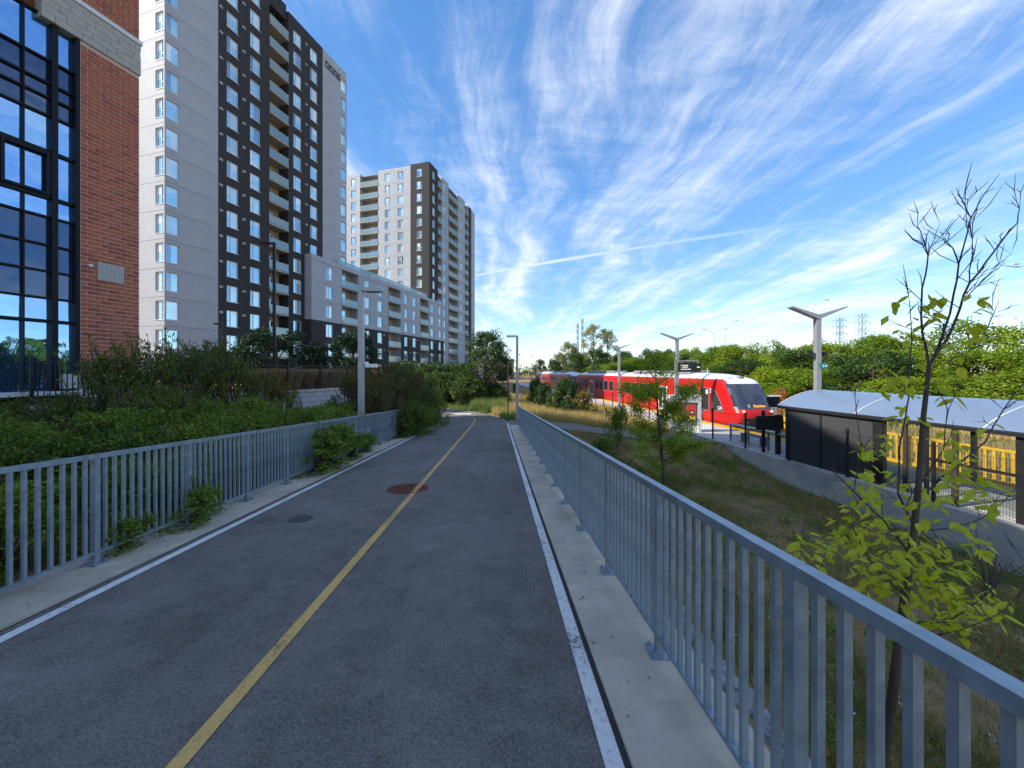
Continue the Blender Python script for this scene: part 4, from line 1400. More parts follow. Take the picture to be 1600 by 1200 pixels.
# black mesh fence on the platform wall
pfn = thing('platform_fence', 'black wire mesh fence on top of the concrete platform wall', 'fence', TP(12.46, 12, PLAT_Z + .14), TROT)
def seg_x(y): return -(y - 12) * math.sqrt(1 + TX * TX)
fp_y = [5.6, 8.0, 10.4, 12.8, 15.2, 17.6, 20.0]
fpm = MB().box(-.03, .03, -.03, .03, 0, 1.62); fpm.box(-.07, .07, -.06, .06, 0, .015); fpm.box(-.06, .06, -.045, .045, 1.5, 1.53)
fpm = fpm.mesh('fence_post', (MT['black'],))
for y in fp_y: obj('fence_post', fpm, None, pfn, (seg_x(y), 0, 0))
for a, b in zip(fp_y[:-1], fp_y[1:]):
    w_ = MB()
    xa, xb_ = seg_x(b), seg_x(a)
    n_ = 44
    for i in range(1, n_):
        x = lerp(xa, xb_, i / n_)
        w_.box(x - .0022, x + .0022, -.0022, .0022, .06, 1.5)
    for zz in (.08, .45, .5, .95, 1.0, 1.46):
        w_.box(xa, xb_, -.003, .003, zz, zz + .006)
    o = obj('wire_mesh', w_, MT['black'], pfn); o['kind'] = 'stuff'
# far fence along the white part of the wall
pf2 = thing('platform_fence', 'black fence beside the far red train beyond the entrance panel', 'fence', TP(12.46, 34, PLAT_Z + .14), TROT)
w_ = MB()
for k in range(9):
    x = -10 + k * 2.4
    obj('fence_post', fpm, None, pf2, (x, 0, 0))
for k in range(60):
    x = -10 + k * .32
    w_.box(x - .005, x + .005, -.005, .005, .06, 1.5)
for zz in (.08, .5, 1.0, 1.46): w_.box(-10, 9.2, -.006, .006, zz, zz + .012)
obj('wire_mesh', w_, MT['black'], pf2)['kind'] = 'stuff'

# ticket / entrance panel
ep = thing('ticket_panel', 'light grey portal with two red and yellow machines at the platform entrance', 'ticket machine', TP(12.8, 23.3, PLAT_Z - .02), R(-8))
fr = MB()
fr.box(-1.25, -1.05, -.25, .25, 0, 2.75); fr.box(1.0, 1.25, -.25, .25, 0, 2.75); fr.box(-1.05, 1.0, -.25, .25, 2.2, 2.75); fr.box(-1.05, 1.0, .05, .22, 0, 2.2)
obj('portal_frame', fr, MT['panel_light'], ep)
for x in (-.55, .5):
    m1 = MB().bevbox(x - .36, x + .36, -.18, .049, .9, 2.05, .03)
    mo = obj('machine', m1, MT['red_screen'], ep)
    obj('screen', MB().box(x - .16, x + .16, -.19, -.181, 1.35, 1.62), MT['frame_dark'], mo)
    obj('screen_notice', MB().box(x - .10, x + .12, -.196, -.191, 1.42, 1.54), MT['white'], mo)
    obj('yellow_base', MB().box(x - .3, x + .3, -.20, -.181, .92, 1.18), MT['yellow_panel'], mo)

ep.scale = (.72, .8, .82)
# overhead information display
dsp = thing('information_display', 'black departure display hung over the platform in front of the train', 'display', TP(15.2, 27.0, PLAT_Z), 0.0)
b_ = MB().box(-.80, .72, -.12, .12, 3.62, 4.22)
db = obj('display_box', b_, MT['black'], dsp)
tx = MB()
rq = random.Random(3)
for rrow, zz in enumerate((4.05, 3.93, 3.78)):
    x = -.68
    while x < (-.2 if rrow < 2 else .0):
        w = rq.uniform(.03, .07); tx.box(x, x + w, -.126, -.121, zz, zz + .055); x += w + .02
tx.box(.45, .64, -.126, -.121, 3.93, 3.99)
obj('display_text', tx, MT['led_white'], db)
obj('hanger', MB().box(-1.05, -.93, -.08, .08, 0, 4.35).box(-1.0, .6, -.05, .05, 4.36, 4.44).box(.5, .56, -.04, .04, 4.22, 4.36).box(-.6, -.54, -.04, .04, 4.22, 4.36), MT['pole'], dsp)

# low glazed bench barrier and the two-post board near the wall
bn = thing('glass_barrier', 'low glass barrier with pale top rail beside the concrete wall', 'barrier', TP(13.55, 18.3, PLAT_Z), TROT)
obj('glass_panel', MB().box(-1.9, 1.9, -.012, .012, .06, .86), MT['shelter_glass'], bn)
obj('top_rail', MB().box(-2.0, 2.0, -.14, .14, .87, .93), MT['panel_light'], bn)
ps_ = MB()
for x in (-1.95, -.65, .65, 1.9): ps_.box(x - .025, x + .025, -.05, .05, 0, .868)
obj('support_posts', ps_, MT['pole'], bn)
pb = thing('bench', 'blue slatted seat behind the glass barrier', 'bench', TP(14.1, 19.3, PLAT_Z), TROT)
for k in range(4): obj('slat', MB().box(-.8, .8, -.22 + k * .12, -.13 + k * .12, .42, .46), MT['blue_seat'], pb)
obj('leg', MB().box(-.7, -.62, -.2, .2, 0, .419), MT['black'], pb); obj('leg', MB().box(.62, .7, -.2, .2, 0, .419), MT['black'], pb)
bs = thing('two_post_sign', 'black board on two black posts in front of the train nose', 'sign board', TP(12.95, 16.9, PLAT_Z), R(10))
obj('board', MB().bevbox(-.58, .75, -.06, .06, 1.10, 1.72, .02), MT['black'], bs)
obj('sign_post', MB().box(-.27, -.18, -.055, .055, 0, 1.95), MT['black'], bs)
obj('sign_post', MB().box(.43, .60, -.07, .07, 0, 1.75), MT['black'], bs)
sgw = thing('signal_cabinet', 'white post with dark panel beside the train nose', 'signal post', TP(20.6, 26.3, -2.9))
obj('cabinet_post', MB().box(-.05, .12, -.05, .05, 0, 2.75), MT['white'], sgw)
obj('cabinet_panel', MB().box(-.55, .35, -.06, .06, 2.05, 2.75), MT['frame_dark'], sgw)
obj('cabinet_rim', MB().box(-.6, .4, -.08, .08, 2.76, 2.86).box(-.6, .4, -.08, .08, 1.95, 2.04), MT['white'], sgw)

# yellow picket railing along the open platform edge
yr = thing('yellow_railing', 'yellow picket railing across the tracks behind the shelter', 'railing', TP(20.55, 18, -2.97), TROT)
ypk = MB().box(-.045, .045, -.02, .02, .1, 1.45).mesh('picket', (MT['yellow'],))
for k in range(52):
    obj('picket', ypk, None, yr, (-7.4 + k * .27, 0, 0))
obj('rail', MB().box(-7.5, 6.5, -.035, .035, 1.451, 1.54).box(-7.5, 6.5, -.05, .05, .0, .3), MT['yellow'], yr)

# shelter: arched pale roof, dark perforated panels at the far end, glazed bays near
sh = thing('platform_shelter', 'black framed platform shelter with pale arched roof', 'shelter', TP(12.95, 16.1, PLAT_Z), TROT)
# local x: towards the camera, local y: sign chosen so that +y runs from the path side to the tracks
TS = 1 if (Matrix.Rotation(TROT, 4, 'Z') @ Vector((0, 1, 0))).x > 0 else -1
SLN, SW = 13.0, 3.9
def sy_(y): return TS * y
def sbox(mb, x0, x1, y0, y1, z0, z1):
    a, b = sorted((sy_(y0), sy_(y1))); mb.box(x0, x1, a, b, z0, z1)
def roof_z(y): 
    u = y / SW
    return 2.22 + .62 * math.sin(math.pi * min(1, max(0, u))) ** .85 + .05 * u
rf = MB()
ny_ = 18
for i in range(4):
    x0, x1 = lerp(-.25, SLN, i / 4) + .008, lerp(-.25, SLN, (i + 1) / 4) - .008
    for j in range(ny_):
        y0, y1 = SW * j / ny_, SW * (j + 1) / ny_
        q = [(x0, sy_(y0), roof_z(y0)), (x1, sy_(y0), roof_z(y0)), (x1, sy_(y1), roof_z(y1)), (x0, sy_(y1), roof_z(y1))]
        rf.face(q); rf.face([(p[0], p[1], p[2] - .05) for p in reversed(q)])
        if i == 0: rf.face([q[3], q[0], (q[0][0], q[0][1], q[0][2] - .05), (q[3][0], q[3][1], q[3][2] - .05)])
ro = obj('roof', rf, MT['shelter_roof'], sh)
for i in range(5):
    rbm = MB()
    x = lerp(-.25, SLN, i / 4)
    for j in range(ny_):
        y0, y1 = SW * j / ny_, SW * (j + 1) / ny_
        rbm.beam((x, sy_(y0), roof_z(y0) + .006), (x, sy_(y1), roof_z(y1) + .006), .03, .02)
    obj('roof_seam', rbm, MT['panel_light'], ro)
ev = MB(); sbox(ev, -.27, SLN, .0, .08, 2.10, 2.19); sbox(ev, -.27, SLN, SW - .08, SW, 2.10, 2.2)
sbox(ev, .02, .10, .08, SW - .08, 2.08, 2.16)
obj('eave_beam', ev, MT['black'], sh)
for x0, x1 in ((.08, 1.62), (1.70, 3.55)):
    m_ = MB(); sbox(m_, x0, x1, .12, .15, .02, 2.09)
    obj('perforated_panel', m_, MT['mesh_panel'], sh)
m_ = MB(); sbox(m_, .04, .075, .2, 2.4, .02, 2.07)
obj('perforated_panel', m_, MT['mesh_panel'], sh)
posts = [(.04, .07, 'black'), (1.63, .06, 'black'), (3.58, .30, 'black'), (4.45, .10, 'brown_post'), (5.0, .09, 'black'), (5.65, .12, 'brown_post'), (6.9, .2, 'black'), (7.55, .14, 'brown_post'), (8.75, .2, 'black'), (9.9, .12, 'brown_post'), (11.2, .2, 'black')]
for x, w, mt in posts:
    m_ = MB(); sbox(m_, x, x + w, .10, .10 + max(.07, w * .5), 0, 2.10)
    obj('shelter_post', m_, MT[mt], sh)
for x, w in ((.05, .1), (3.6, .12), (7.0, .12), (11.2, .12)):
    m_ = MB(); sbox(m_, x, x + w, SW - .2, SW - .09, 0, 2.1)
    obj('shelter_post', m_, MT['black'], sh)
for x0, x1 in ((3.9, 6.88), (7.12, 8.73), (8.97, 11.18)):
    m_ = MB(); sbox(m_, x0, x1, .125, .135, .3, 2.0)
    obj('glass_pane', m_, MT['shelter_glass'], sh)
m_ = MB(); sbox(m_, 3.9, 11.2, 1.6, 1.66, .82, .90); 
obj('lean_rail', m_, MT['dark_red'], sh)
m_ = MB(); sbox(m_, 7.1, 11.2, .14, .2, 1.46, 1.58)
obj('crossbar', m_, MT['brown_post'], sh)

# ------------------------------------------------------------------ plants
def add_leaf(mb, c, d, n, l, w):
    """one pointed leaf: centre line from c along d, slightly folded, facing n"""
    s = d.cross(n)
    if s.length < 1e-4: s = d.orthogonal()
    s.normalize()
    up = s.cross(d).normalized()
    a = c; b = c + d * (l * .5) + s * (w * .5) + up * (w * .12); e = c + d * l; f = c + d * (l * .5) - s * (w * .5) + up * (w * .12)
    i = len(mb.v)
    mb.v.extend((tuple(a), tuple(b), tuple(e), tuple(f)))
    mb.f.append((i, i + 1, i + 2, i + 3)); mb.m.append(0)
def rdir(r):
    while True:
        v = Vector((r.uniform(-1, 1), r.uniform(-1, 1), r.uniform(-1, 1)))
        if .05 < v.length < 1: return v.normalized()
def leaf_clump(mb, r, c, rad, n, l, shell=.55):
    """leaves spread through an ellipsoid, most of them near its skin"""
    for _ in range(n):
        v = rdir(r)
        k = (shell + (1 - shell) * r.random()) * (1 + .22 * r.gauss(0, 1) * .6)
        p = Vector((c[0] + v.x * rad[0] * k, c[1] + v.y * rad[1] * k, c[2] + v.z * rad[2] * k))
        d = (v * .7 + rdir(r) * .9 + Vector((0, 0, -.15))).normalized()
        nrm = (Vector((0, 0, 1)) * .8 + v * .5 + rdir(r) * .6).normalized()
        add_leaf(mb, p, d, nrm, l * r.uniform(.7, 1.35), l * r.uniform(.42, .62))
def shrub_data(seed, h, rx, ry, nclump, nleaf, l, wispy=.25, crad=.3):
    r = random.Random(seed)
    fo, st = MB(), MB()
    per = nleaf // nclump
    for k in range(nclump):
        a = r.uniform(0, 2 * math.pi); q = math.sqrt(r.random()); z = h * (.03 + .95 * r.random() ** .9)
        env = math.sqrt(max(.05, 1 - (max(0, z / h - .35) / .68) ** 2))
        c = Vector((rx * q * env * math.cos(a), ry * q * env * math.sin(a), z))
        cr = crad * r.uniform(.6, 1.25)
        leaf_clump(fo, r, c, (cr * rx, cr * ry, cr * min(h, rx) * .85), int(per * r.uniform(.7, 1.3)), l)
        b0 = Vector((c.x * .12, c.y * .12, 0)); mid = b0.lerp(c, .55) + Vector((r.uniform(-.1, .1), r.uniform(-.1, .1), .12 * h))
        st.poly([b0, mid, c], [.013, .009, .004], 5)
    # wispy shoots beyond the outline
    ns = int(nclump * wispy * 2)
    for k in range(ns):
        a = r.uniform(0, 2 * math.pi); q = r.uniform(.2, .9)
        b = Vector((rx * q * math.cos(a), ry * q * math.sin(a), h * r.uniform(.5, .85)))
        d = (Vector((math.cos(a) * .55, math.sin(a) * .55, .9)) + rdir(r) * .45).normalized()
        ln = h * r.uniform(.18, .38)
        e = b + d * ln
        st.poly([b, e], [.010, .003], 4)
        for m in range(26):
            u = r.random()
            add_leaf(fo, b + d * (ln * u) + rdir(r) * .03, (rdir(r) + d * .6).normalized(), (Vector((0, 0, 1)) + rdir(r) * .7).normalized(), l * r.uniform(.7, 1.2), l * .5)
    return fo, st
def tree_data(seed, h, rad, trunk_h, nclump, nleaf, l, tr=.12, crad=.32, narrow=1.0, bottom=.3, lean=0.0):
    r = random.Random(seed)
    fo, st = MB(), MB()
    top = Vector((lean, 0, h * .92))
    tp = [Vector((0, 0, -.3)), Vector((lean * .2 + r.uniform(-.05, .05), r.uniform(-.05, .05), h * .3)), Vector((lean * .6, r.uniform(-.1, .1), h * .62)), top]
    st.poly(tp, [tr, tr * .75, tr * .45, tr * .1], 8)
    per = nleaf // nclump
    for k in range(nclump):
        z = h * (bottom + (1 - bottom) * r.random() ** .9)
        u = (z / h - bottom) / (1 - bottom)
        env = rad * math.sqrt(max(.04, math.sin(math.pi * (u * .78 + .16)))) * narrow
        a = r.uniform(0, 2 * math.pi); q = .35 + .65 * math.sqrt(r.random())
        c = Vector((lean * u + env * q * math.cos(a), env * q * math.sin(a), z))
        cr = rad * crad * r.uniform(.6, 1.3)
        leaf_clump(fo, r, c, (cr, cr, cr * .75), int(per * r.uniform(.6, 1.4)), l, .45)
        zb_ = max(trunk_h, z - env * .8)
        b0 = Vector((lean * (zb_ / h), 0, zb_))
        mid = b0.lerp(c, .5) + Vector((0, 0, .1))
        st.poly([b0, mid, c], [tr * .32, tr * .2, tr * .06], 5)
    return fo, st
def plant_proto(name, cat, label, data, leafm, barkm, loc, rz=0, group=None, woodname='stem', crown='foliage', scale=None):
    fo, st = data
    r = thing(name, label, cat, loc, rz, group)
    obj(crown, fo, MT[leafm], r); obj(woodname, st, MT[barkm], r)
    if scale: r.scale = scale if isinstance(scale, tuple) else (scale,) * 3
    return r
def GP(px, Y, dz=0.0):
    x = (px - 800) / 600 * Y
    return (x, Y, gz(x, Y) + dz)

rv = random.Random(21)
# --- shrubs between the left railing and the stone wall
green = [shrub_data(100 + i, 1.0, .75, .75, 46, 9500, .045, .45, .22) for i in range(3)]
dark = [shrub_data(200 + i, 1.0, .66, .66, 44, 5200, .042, .42, .20) for i in range(3)]
bron = [shrub_data(300 + i, 1.0, .72, .72, 42, 9000, .036, .35, .24) for i in range(2)]
protos = {}
def shrub(kind, i, px, Y, h, w, label, group=None, x_off=None):
    data = dict(g=green, d=dark, b=bron)[kind][i]
    mats = dict(g='lf_green', d='lf_dark', b='lf_brown')[kind]
    nm = dict(g='green_shrub', d='dark_shrub', b='bronze_shrub')[kind]
    key = (kind, i)
    loc = GP(px, Y, -.05); rz = rv.uniform(0, 6.28); sc = (w, w, h)
    if key not in protos:
        protos[key] = plant_proto(nm, 'shrub', label, data, mats, 'bark', loc, rz, group, scale=sc)
        return protos[key]
    return dup(protos[key], loc, rz, label, group, sc)
ORD = ['first', 'second', 'third', 'fourth', 'fifth', 'sixth', 'seventh', 'eighth', 'ninth', 'tenth', 'eleventh', 'twelfth', 'thirteenth', 'fourteenth', 'fifteenth', 'sixteenth', 'seventeenth', 'eighteenth']
def ordered(lst): return list(enumerate(sorted(lst, key=lambda q: q[1])))
GG, GD, GB = 'light green shrubs along the left railing', 'dark leaved shrubs in front of the stone wall', 'bronze leaved shrubs near the lamp post'
Lg = 'light green shrub outside the left railing'
Ld = 'dark reddish green shrub before the stone walls at left'
Lb = 'bronze brown shrub beside the grey lamp post'
for oi_, (px, Y, h, w) in ordered(((-160, 4.6, 1.35, 1.3), (-40, 5.2, 1.45, 1.3), (60, 5.3, 1.35, 1.2), (165, 5.7, 1.50, 1.3), (245, 6.3, 1.45, 1.25), (310, 6.8, 1.55, 1.35),
                      (352, 7.7, 1.75, 1.35), (405, 8.3, 1.60, 1.25), (446, 9.2, 1.65, 1.3), (478, 10.0, 1.75, 1.3), (512, 10.9, 1.85, 1.35), (533, 12.2, 1.85, 1.3),
                      (20, 6.6, 1.45, 1.5), (190, 7.6, 1.6, 1.5), (-80, 6.6, 1.6, 1.5), (300, 8.8, 1.7, 1.4), (390, 10.2, 1.7, 1.4))):
    shrub('g', rv.randrange(3), px, Y, h * .74, w, Lg + ', ' + ORD[oi_] + ' nearest', GG)
for oi_, (px, Y, h, w) in ordered(((188, 9.2, 2.35, 1.5), (226, 9.6, 2.75, 1.35), (130, 8.6, 1.5, 1.3), (60, 8.2, 1.15, 1.3), (-30, 8.0, 1.3, 1.5), (285, 10.6, 2.6, 1.45),
                      (330, 11.6, 2.75, 1.4), (372, 12.4, 2.2, 1.3), (258, 8.6, 1.6, 1.3), (416, 13.4, 1.9, 1.2), (444, 14.2, 1.45, 1.0), (100, 10.5, 1.3, 1.3), (10, 10.0, 1.3, 1.3))):
    shrub('d', rv.randrange(3), px, Y, h, w, Ld + ', ' + ORD[oi_] + ' nearest', GD)
for oi_, (px, Y, h, w) in ordered(((590, 14.0, 2.45, 1.5), (606, 15.6, 2.9, 1.6), (628, 16.8, 2.9, 1.6), (552, 14.6, 2.2, 1.3), (645, 18.6, 2.7, 1.5), (575, 17.0, 2.7, 1.5), (660, 20.5, 2.5, 1.5))):
    shrub('b', rv.randrange(2), px, Y, h, w, Lb + ', ' + ORD[oi_] + ' nearest', GB)
for (px, Y, h, w, lab) in ((645, 15.2, 1.5, 1.2, 'low green shrub behind the far end of the left railing'), (672, 19.6, 2.1, 1.2, 'green shrub at the far end of the left railing')):
    shrub('g', rv.randrange(3), px, Y, h, w, lab)

lowp = None
for k in range(18):
    y = 1.7 + k * 1.0; t = -4.40 - .25 * (k % 3)
    lab = 'low green shrub at the foot of the left railing, ' + ORD[k] + ' from the near end'
    loc = (t + DX * y, y, gz(t + DX * y, y) - .05); sc = (.95, .95, rv.uniform(.55, .9))
    if lowp is None:
        lowp = plant_proto('low_shrub', 'shrub', lab, shrub_data(450, 1.0, .75, .75, 40, 6500, .05, .4, .24), 'lf_green', 'bark', loc, 0, 'low shrubs behind the left railing', scale=sc)
    else:
        dup(lowp, loc, rv.uniform(0, 6), lab, None, sc)
# --- weeds growing through the left railing onto the kerb
vine = [shrub_data(400 + i, .95, .26, .40, 26, 1300, .055, .5, .34) for i in range(3)]
vp = None
for k, (t, y, s_, lab) in enumerate(((-3.78, 4.72, .55, 'small leafy weed growing through the left railing nearest the camera'),
        (-3.86, 3.95, .42, 'tiny leafy weed at the foot of the near left railing post'),
        (-3.82, 8.0, 1.05, 'climbing weed hanging over the left railing before the lamp post'),
        (-3.86, 8.6, 1.15, 'tall climbing weed covering the left railing'),
        (-3.76, 9.7, .75, 'leafy weed spilling onto the kerb below the lamp post'),
        (-3.76, 10.8, .6, 'low leafy weed on the kerb past the lamp post'),
        (-3.78, 14.6, 1.05, 'bushy weed leaning on the far part of the left railing'),
        (-3.78, 16.6, 1.25, 'bushy weed hiding the last bays of the left railing'),
        (-3.86, 18.2, 1.25, 'leafy weed around the end of the left railing'))):
    o = plant_proto('railing_weed', 'weed', lab, vine[k % 3], 'lf_green', 'bark', PP(t, y, .02), rv.uniform(0, 6), None) if vp is None else dup(vp, PP(t, y, .02), rv.uniform(0, 6), lab)
    o.scale = (s_ * 1.5, s_ * 1.5, s_ * .9); o.rotation_euler = (0, .35, o.rotation_euler[2] * .06)
    if vp is None: vp = o

# --- trees on the terrace and at the bend
con = tree_data(501, 3.0, 1.25, .2, 46, 9000, .13, .09, .30, 1.0, .08)
cp_ = plant_proto('pine_tree', 'tree', 'wide dark green pine behind the iron fence below the tower', con, 'lf_conifer', 'bark', (-15.6, 25.5, TZ), 0, None, 'trunk', 'crown', (1.75, 1.75, 1.2))
dup(cp_, (-13.9, 27.5, TZ), 1.2, 'narrow dark evergreen behind the iron fence', None, (.75, .75, 1.0))
dup(cp_, (-11.3, 27.2, TZ), 2.4, 'rounded dark evergreen just left of the grey lamp post', None, (1.25, 1.25, 1.25))
dup(cp_, (-19.5, 24.6, TZ), 3.4, 'dark evergreen behind the reddish shrub beside the grey tower wall', None, (1.0, 1.0, .8))
dec = tree_data(511, 6.6, 2.2, 1.0, 80, 21000, .15, .13, .27, 1.0, .18)
plant_proto('broadleaf_tree', 'tree', 'dark green bushy tree standing alone at the bend of the path', dec, 'lf_tree', 'bark', (-2.4, 35.0, -1.55), 0, None, 'trunk', 'crown')
dk = [shrub_data(520 + i, 1.0, .8, .8, 26, 6000, .085, .15, .34) for i in range(2)]
dkp = None
for oi_, (x, y, h, w) in ordered(((-6.1, 35.5, 2.7, 2.6), (-4.3, 33.8, 2.4, 2.3), (-8.3, 37.5, 3.2, 2.8), (-2.9, 33.4, 1.9, 1.9), (-10.4, 40, 3.4, 2.8), (-5.0, 38, 3.4, 3.0), (-1.2, 35.2, 1.8, 1.8), (-7.0, 42, 3.4, 3.0), (-12.5, 42, 3.2, 3))):
    loc = (x, y, gz(x, y) - .1)
    if dkp is None:
        dkp = plant_proto('dark_bush', 'bush', 'dark green bush beyond the bend of the path, first nearest', dk[0], 'lf_tree', 'bark', loc, 0, 'dark bushes beyond the bend', scale=(w, w, h))
    else:
        dup(dkp, loc, rv.uniform(0, 6), 'dark green bush beyond the bend of the path, ' + ORD[oi_] + ' nearest', None, (w, w, h))

# --- shrubs by the platform end
yb_ = shrub_data(540, 1.0, .7, .7, 24, 4200, .085, .2, .32)
gr_ = shrub_data(541, 1.0, .62, .62, 26, 5200, .085, .2, .32)
pr = plant_proto('bright_shrub', 'shrub', 'bright green upright shrub left of the golden one by the platform', gr_, 'lf_hill2', 'bark', GP(888, 30.0), 0, None, scale=(1.5, 1.5, 2.55))
dup(pr, GP(874, 31.2), 2.0, 'darker upright shrub at the edge of the dry grass', None, (1.5, 1.5, 2.3))
dup(pr, GP(850, 33.5), 3.0, 'small dark shrub in the dry grass before the far train', None, (1.3, 1.3, 2.2))
dup(pr, GP(838, 36), 4.0, 'leftmost dark shrub before the far train', None, (1.3, 1.3, 2.4))
plant_proto('golden_shrub', 'shrub', 'golden brown rounded shrub beside the white platform wall', yb_, 'lf_yellow', 'bark', GP(912, 29.5), 0, None, scale=(1.3, 1.3, 1.75))
plant_proto('orange_shrub', 'shrub', 'orange leaved shrub at the foot of the green bank behind the train', shrub_data(542, 1.0, .7, .7, 16, 2200, .10, .2, .32), 'lf_orange', 'bark', (22.4, 32.0, gz(22.4, 32)), 0, None, scale=(.8, .8, 2.2))

# --- thicket on the bank behind the tracks
thk = [tree_data(600 + i, 5.2, 2.5, .5, 60, 9500, .20, .10, .27, 1.05, .05) for i in range(4)]
tp_ = [None] * 4
LBH = ['yellow green bushy tree in the sunlit thicket behind the train', 'deep green bushy tree in the sunlit thicket behind the train']
pos = []
rt = random.Random(77)
for k in range(66):
    row = k % 3
    y = 9 + (k // 3) * 4.6 + rt.uniform(-1.4, 1.4)
    xo = 31.0 + row * 5.0 + rt.uniform(-1.6, 1.6) - .10 * y + (2.5 if y < 22 else 0)
    pos.append((xo, y, row))
for k, (x, y, row) in enumerate(pos):
    i = rt.randrange(4); hh = rt.uniform(.52, .92) + .08 * row + .0016 * y
    loc = (x, y, gz(x, y) - .2)
    sc = (rt.uniform(1.0, 1.3), rt.uniform(1.0, 1.3), hh)
    if x > 38 and y < 34: sc = (sc[0] * 1.2, sc[1] * 1.2, hh * 1.22)
    yg = i < 2 or i == 2
    lab = LBH[0] if i < 3 else LBH[1]; grp = 'trees of the bank thicket' if i < 3 else 'deep green trees of the bank thicket'
    if tp_[i] is None:
        tp_[i] = plant_proto('thicket_tree', 'tree', lab, thk[i], 'lf_hill' if i < 3 else 'lf_hill2', 'bark', loc, rt.uniform(0, 6), grp, 'trunk', 'crown', sc)
    else:
        dup(tp_[i], loc, rt.uniform(0, 6), lab, grp, sc)
# far trees left of the thicket and a pale poplar pair
ft = tree_data(650, 9, 3.6, 1.2, 60, 9000, .34, .2, .27, 1.0, .12)
f0 = plant_proto('far_tree', 'tree', 'green tree in the far row above the second train', ft, 'lf_hill2', 'bark', (20.0, 182, -2.4), 0, 'far trees above the second train', 'trunk', 'crown')
for (x, y, s_) in ((28.5, 174, 1.25), (37, 168, 1.45), (47, 162, 1.3), (56, 156, 1.35), (14.5, 200, 1.05), (24, 195, 1.35), (34, 190, 1.4), (50, 170, 1.3), (62, 158, 1.3), (42, 180, 1.35)):
    dup(f0, (x, y, -2.3), rt.uniform(0, 6), None, None, s_)
pop = tree_data(660, 17, 4.0, 2.5, 60, 6500, .36, .26, .22, .9, .22)
p0 = plant_proto('poplar_tree', 'tree', 'pale sparse poplar rising tallest above the second train', pop, 'lf_poplar', 'bark', (39.5, 186, -2.4), 0, None, 'trunk', 'crown', 1.55)
dup(p0, (46.5, 187, -2.4), 2.0, 'shorter pale poplar leaning right above the second train', None, (1.4, 1.4, 1.42))
yt = plant_proto('far_tree', 'tree', 'olive tree in front of the lattice pylons', ft, 'lf_yellow', 'bark', (28.0, 188, -2.4), 1.0, None, 'trunk', 'crown')
yt.scale = (1.55, 1.55, 1.9)
for c in yt.children:
    if c.name.startswith('crown'): c.data.materials[0] = MT['lf_poplar']
# low far hedge line closing the horizon
hz = MB(); rh = random.Random(9)
for k in range(420):
    x = rh.uniform(-60, 320); y = rh.uniform(230, 330)
    leaf_clump(hz, rh, (x, y, rh.uniform(-1.5, 4.0)), (6, 4, 3.2), 26, 1.6, .5)
tag(obj('far_wood', hz, MT['lf_hill2']), 'low green wood along the horizon beyond the tracks', 'wood', kind='stuff')

# --- grasses
def blades(mb, r, n, area, hmin, hmax, w, lean=.35, zf_=gz, dens=None):
    for _ in range(n):
        x, y = area(r)
        if dens and r.random() > dens(x, y): continue
        h = r.uniform(hmin, hmax); a = r.uniform(0, 6.283)
        z = zf_(x, y) - .03
        dx, dy = math.cos(a), math.sin(a)
        lx, ly = r.gauss(0, lean) * h, r.gauss(0, lean) * h
        i = len(mb.v)
        mb.v.extend(((x - dx * w, y - dy * w, z), (x + dx * w, y + dy * w, z), (x + lx * .45 + dx * w * .6, y + ly * .45 + dy * w * .6, z + h * .6), (x + lx * .45 - dx * w * .6, y + ly * .45 - dy * w * .6, z + h * .6), (x + lx, y + ly, z + h * .97)))
        mb.f.append((i, i + 1, i + 2, i + 3)); mb.f.append((i + 3, i + 2, i + 4)); mb.m.extend((0, 0))
from mathutils import noise as mnoise
def patch(x, y, f=.5, o=0.0): return mnoise.noise(Vector((x * f + o, y * f, o))) * .5 + .5
rg_ = random.Random(33)
dry = MB()
blades(dry, rg_, 30000, lambda r: (r.uniform(-1.4, 9.6), r.uniform(22.7, 36)), .30, .78, .010, .28, dens=lambda x, y: 1.0 if x < wall_x(y) - .3 and not (x < 0.2 and y < 26.5) else 0)
blades(dry, rg_, 9000, lambda r: (r.uniform(-3.0, 9), r.uniform(34, 60)), .35, .8, .018, .28)
tag(obj('dry_grass', dry, MT['gr_dry']), 'golden dry grass beside the platform entrance path', 'grass', kind='stuff')
tg = MB()
blades(tg, rg_, 3800, lambda r: (r.uniform(-3.2, -.5), r.uniform(28.6, 33)), .4, 1.15, .013, .22)
blades(tg, rg_, 1400, lambda r: (r.uniform(-.8, .6), r.uniform(22.9, 27)), .2, .6, .010, .3, dens=lambda x, y: 1.0 if x > -.35 - .45 * (y - 23) else 0)
blades(tg, rg_, 9000, lambda r: (r.uniform(-9, -1.8), r.uniform(27.5, 36)), .15, .5, .013, .3, dens=lambda x, y: 1.0 if (x + 2.5) * 4 + (y - 27.8) * 3.8 > .9 else .0)
tag(obj('tall_grass', tg, MT['gr_green']), 'tall green grass tufts around the lamp post at the bend', 'grass', kind='stuff')
wd = MB()
def in_hollow(x, y):
    t = x - DX * y
    if t < 1.3 or x > wall_x(y) - .32 or (19.3 < y < 22.8): return 0
    return .12 + .88 * sm(.42, .62, patch(x, y, .55, 3.1))
blades(wd, rg_, 120000, lambda r: (r.uniform(1.2, 12.3), r.uniform(.2, 21)), .06, .28, .0065, .6, dens=in_hollow)
blades(wd, rg_, 20000, lambda r: (r.uniform(1.2, 7), r.uniform(.2, 6)), .05, .26, .004, .6, dens=in_hollow)
tag(obj('weedy_grass', wd, MT['gr_weed']), 'brown and green weeds covering the hollow below the right railing', 'grass', kind='stuff')
tf = MB()
def tuft_d(x, y): return (1 if in_hollow(x, y) else 0) * sm(.50, .62, patch(x, y, .8, 14.0))
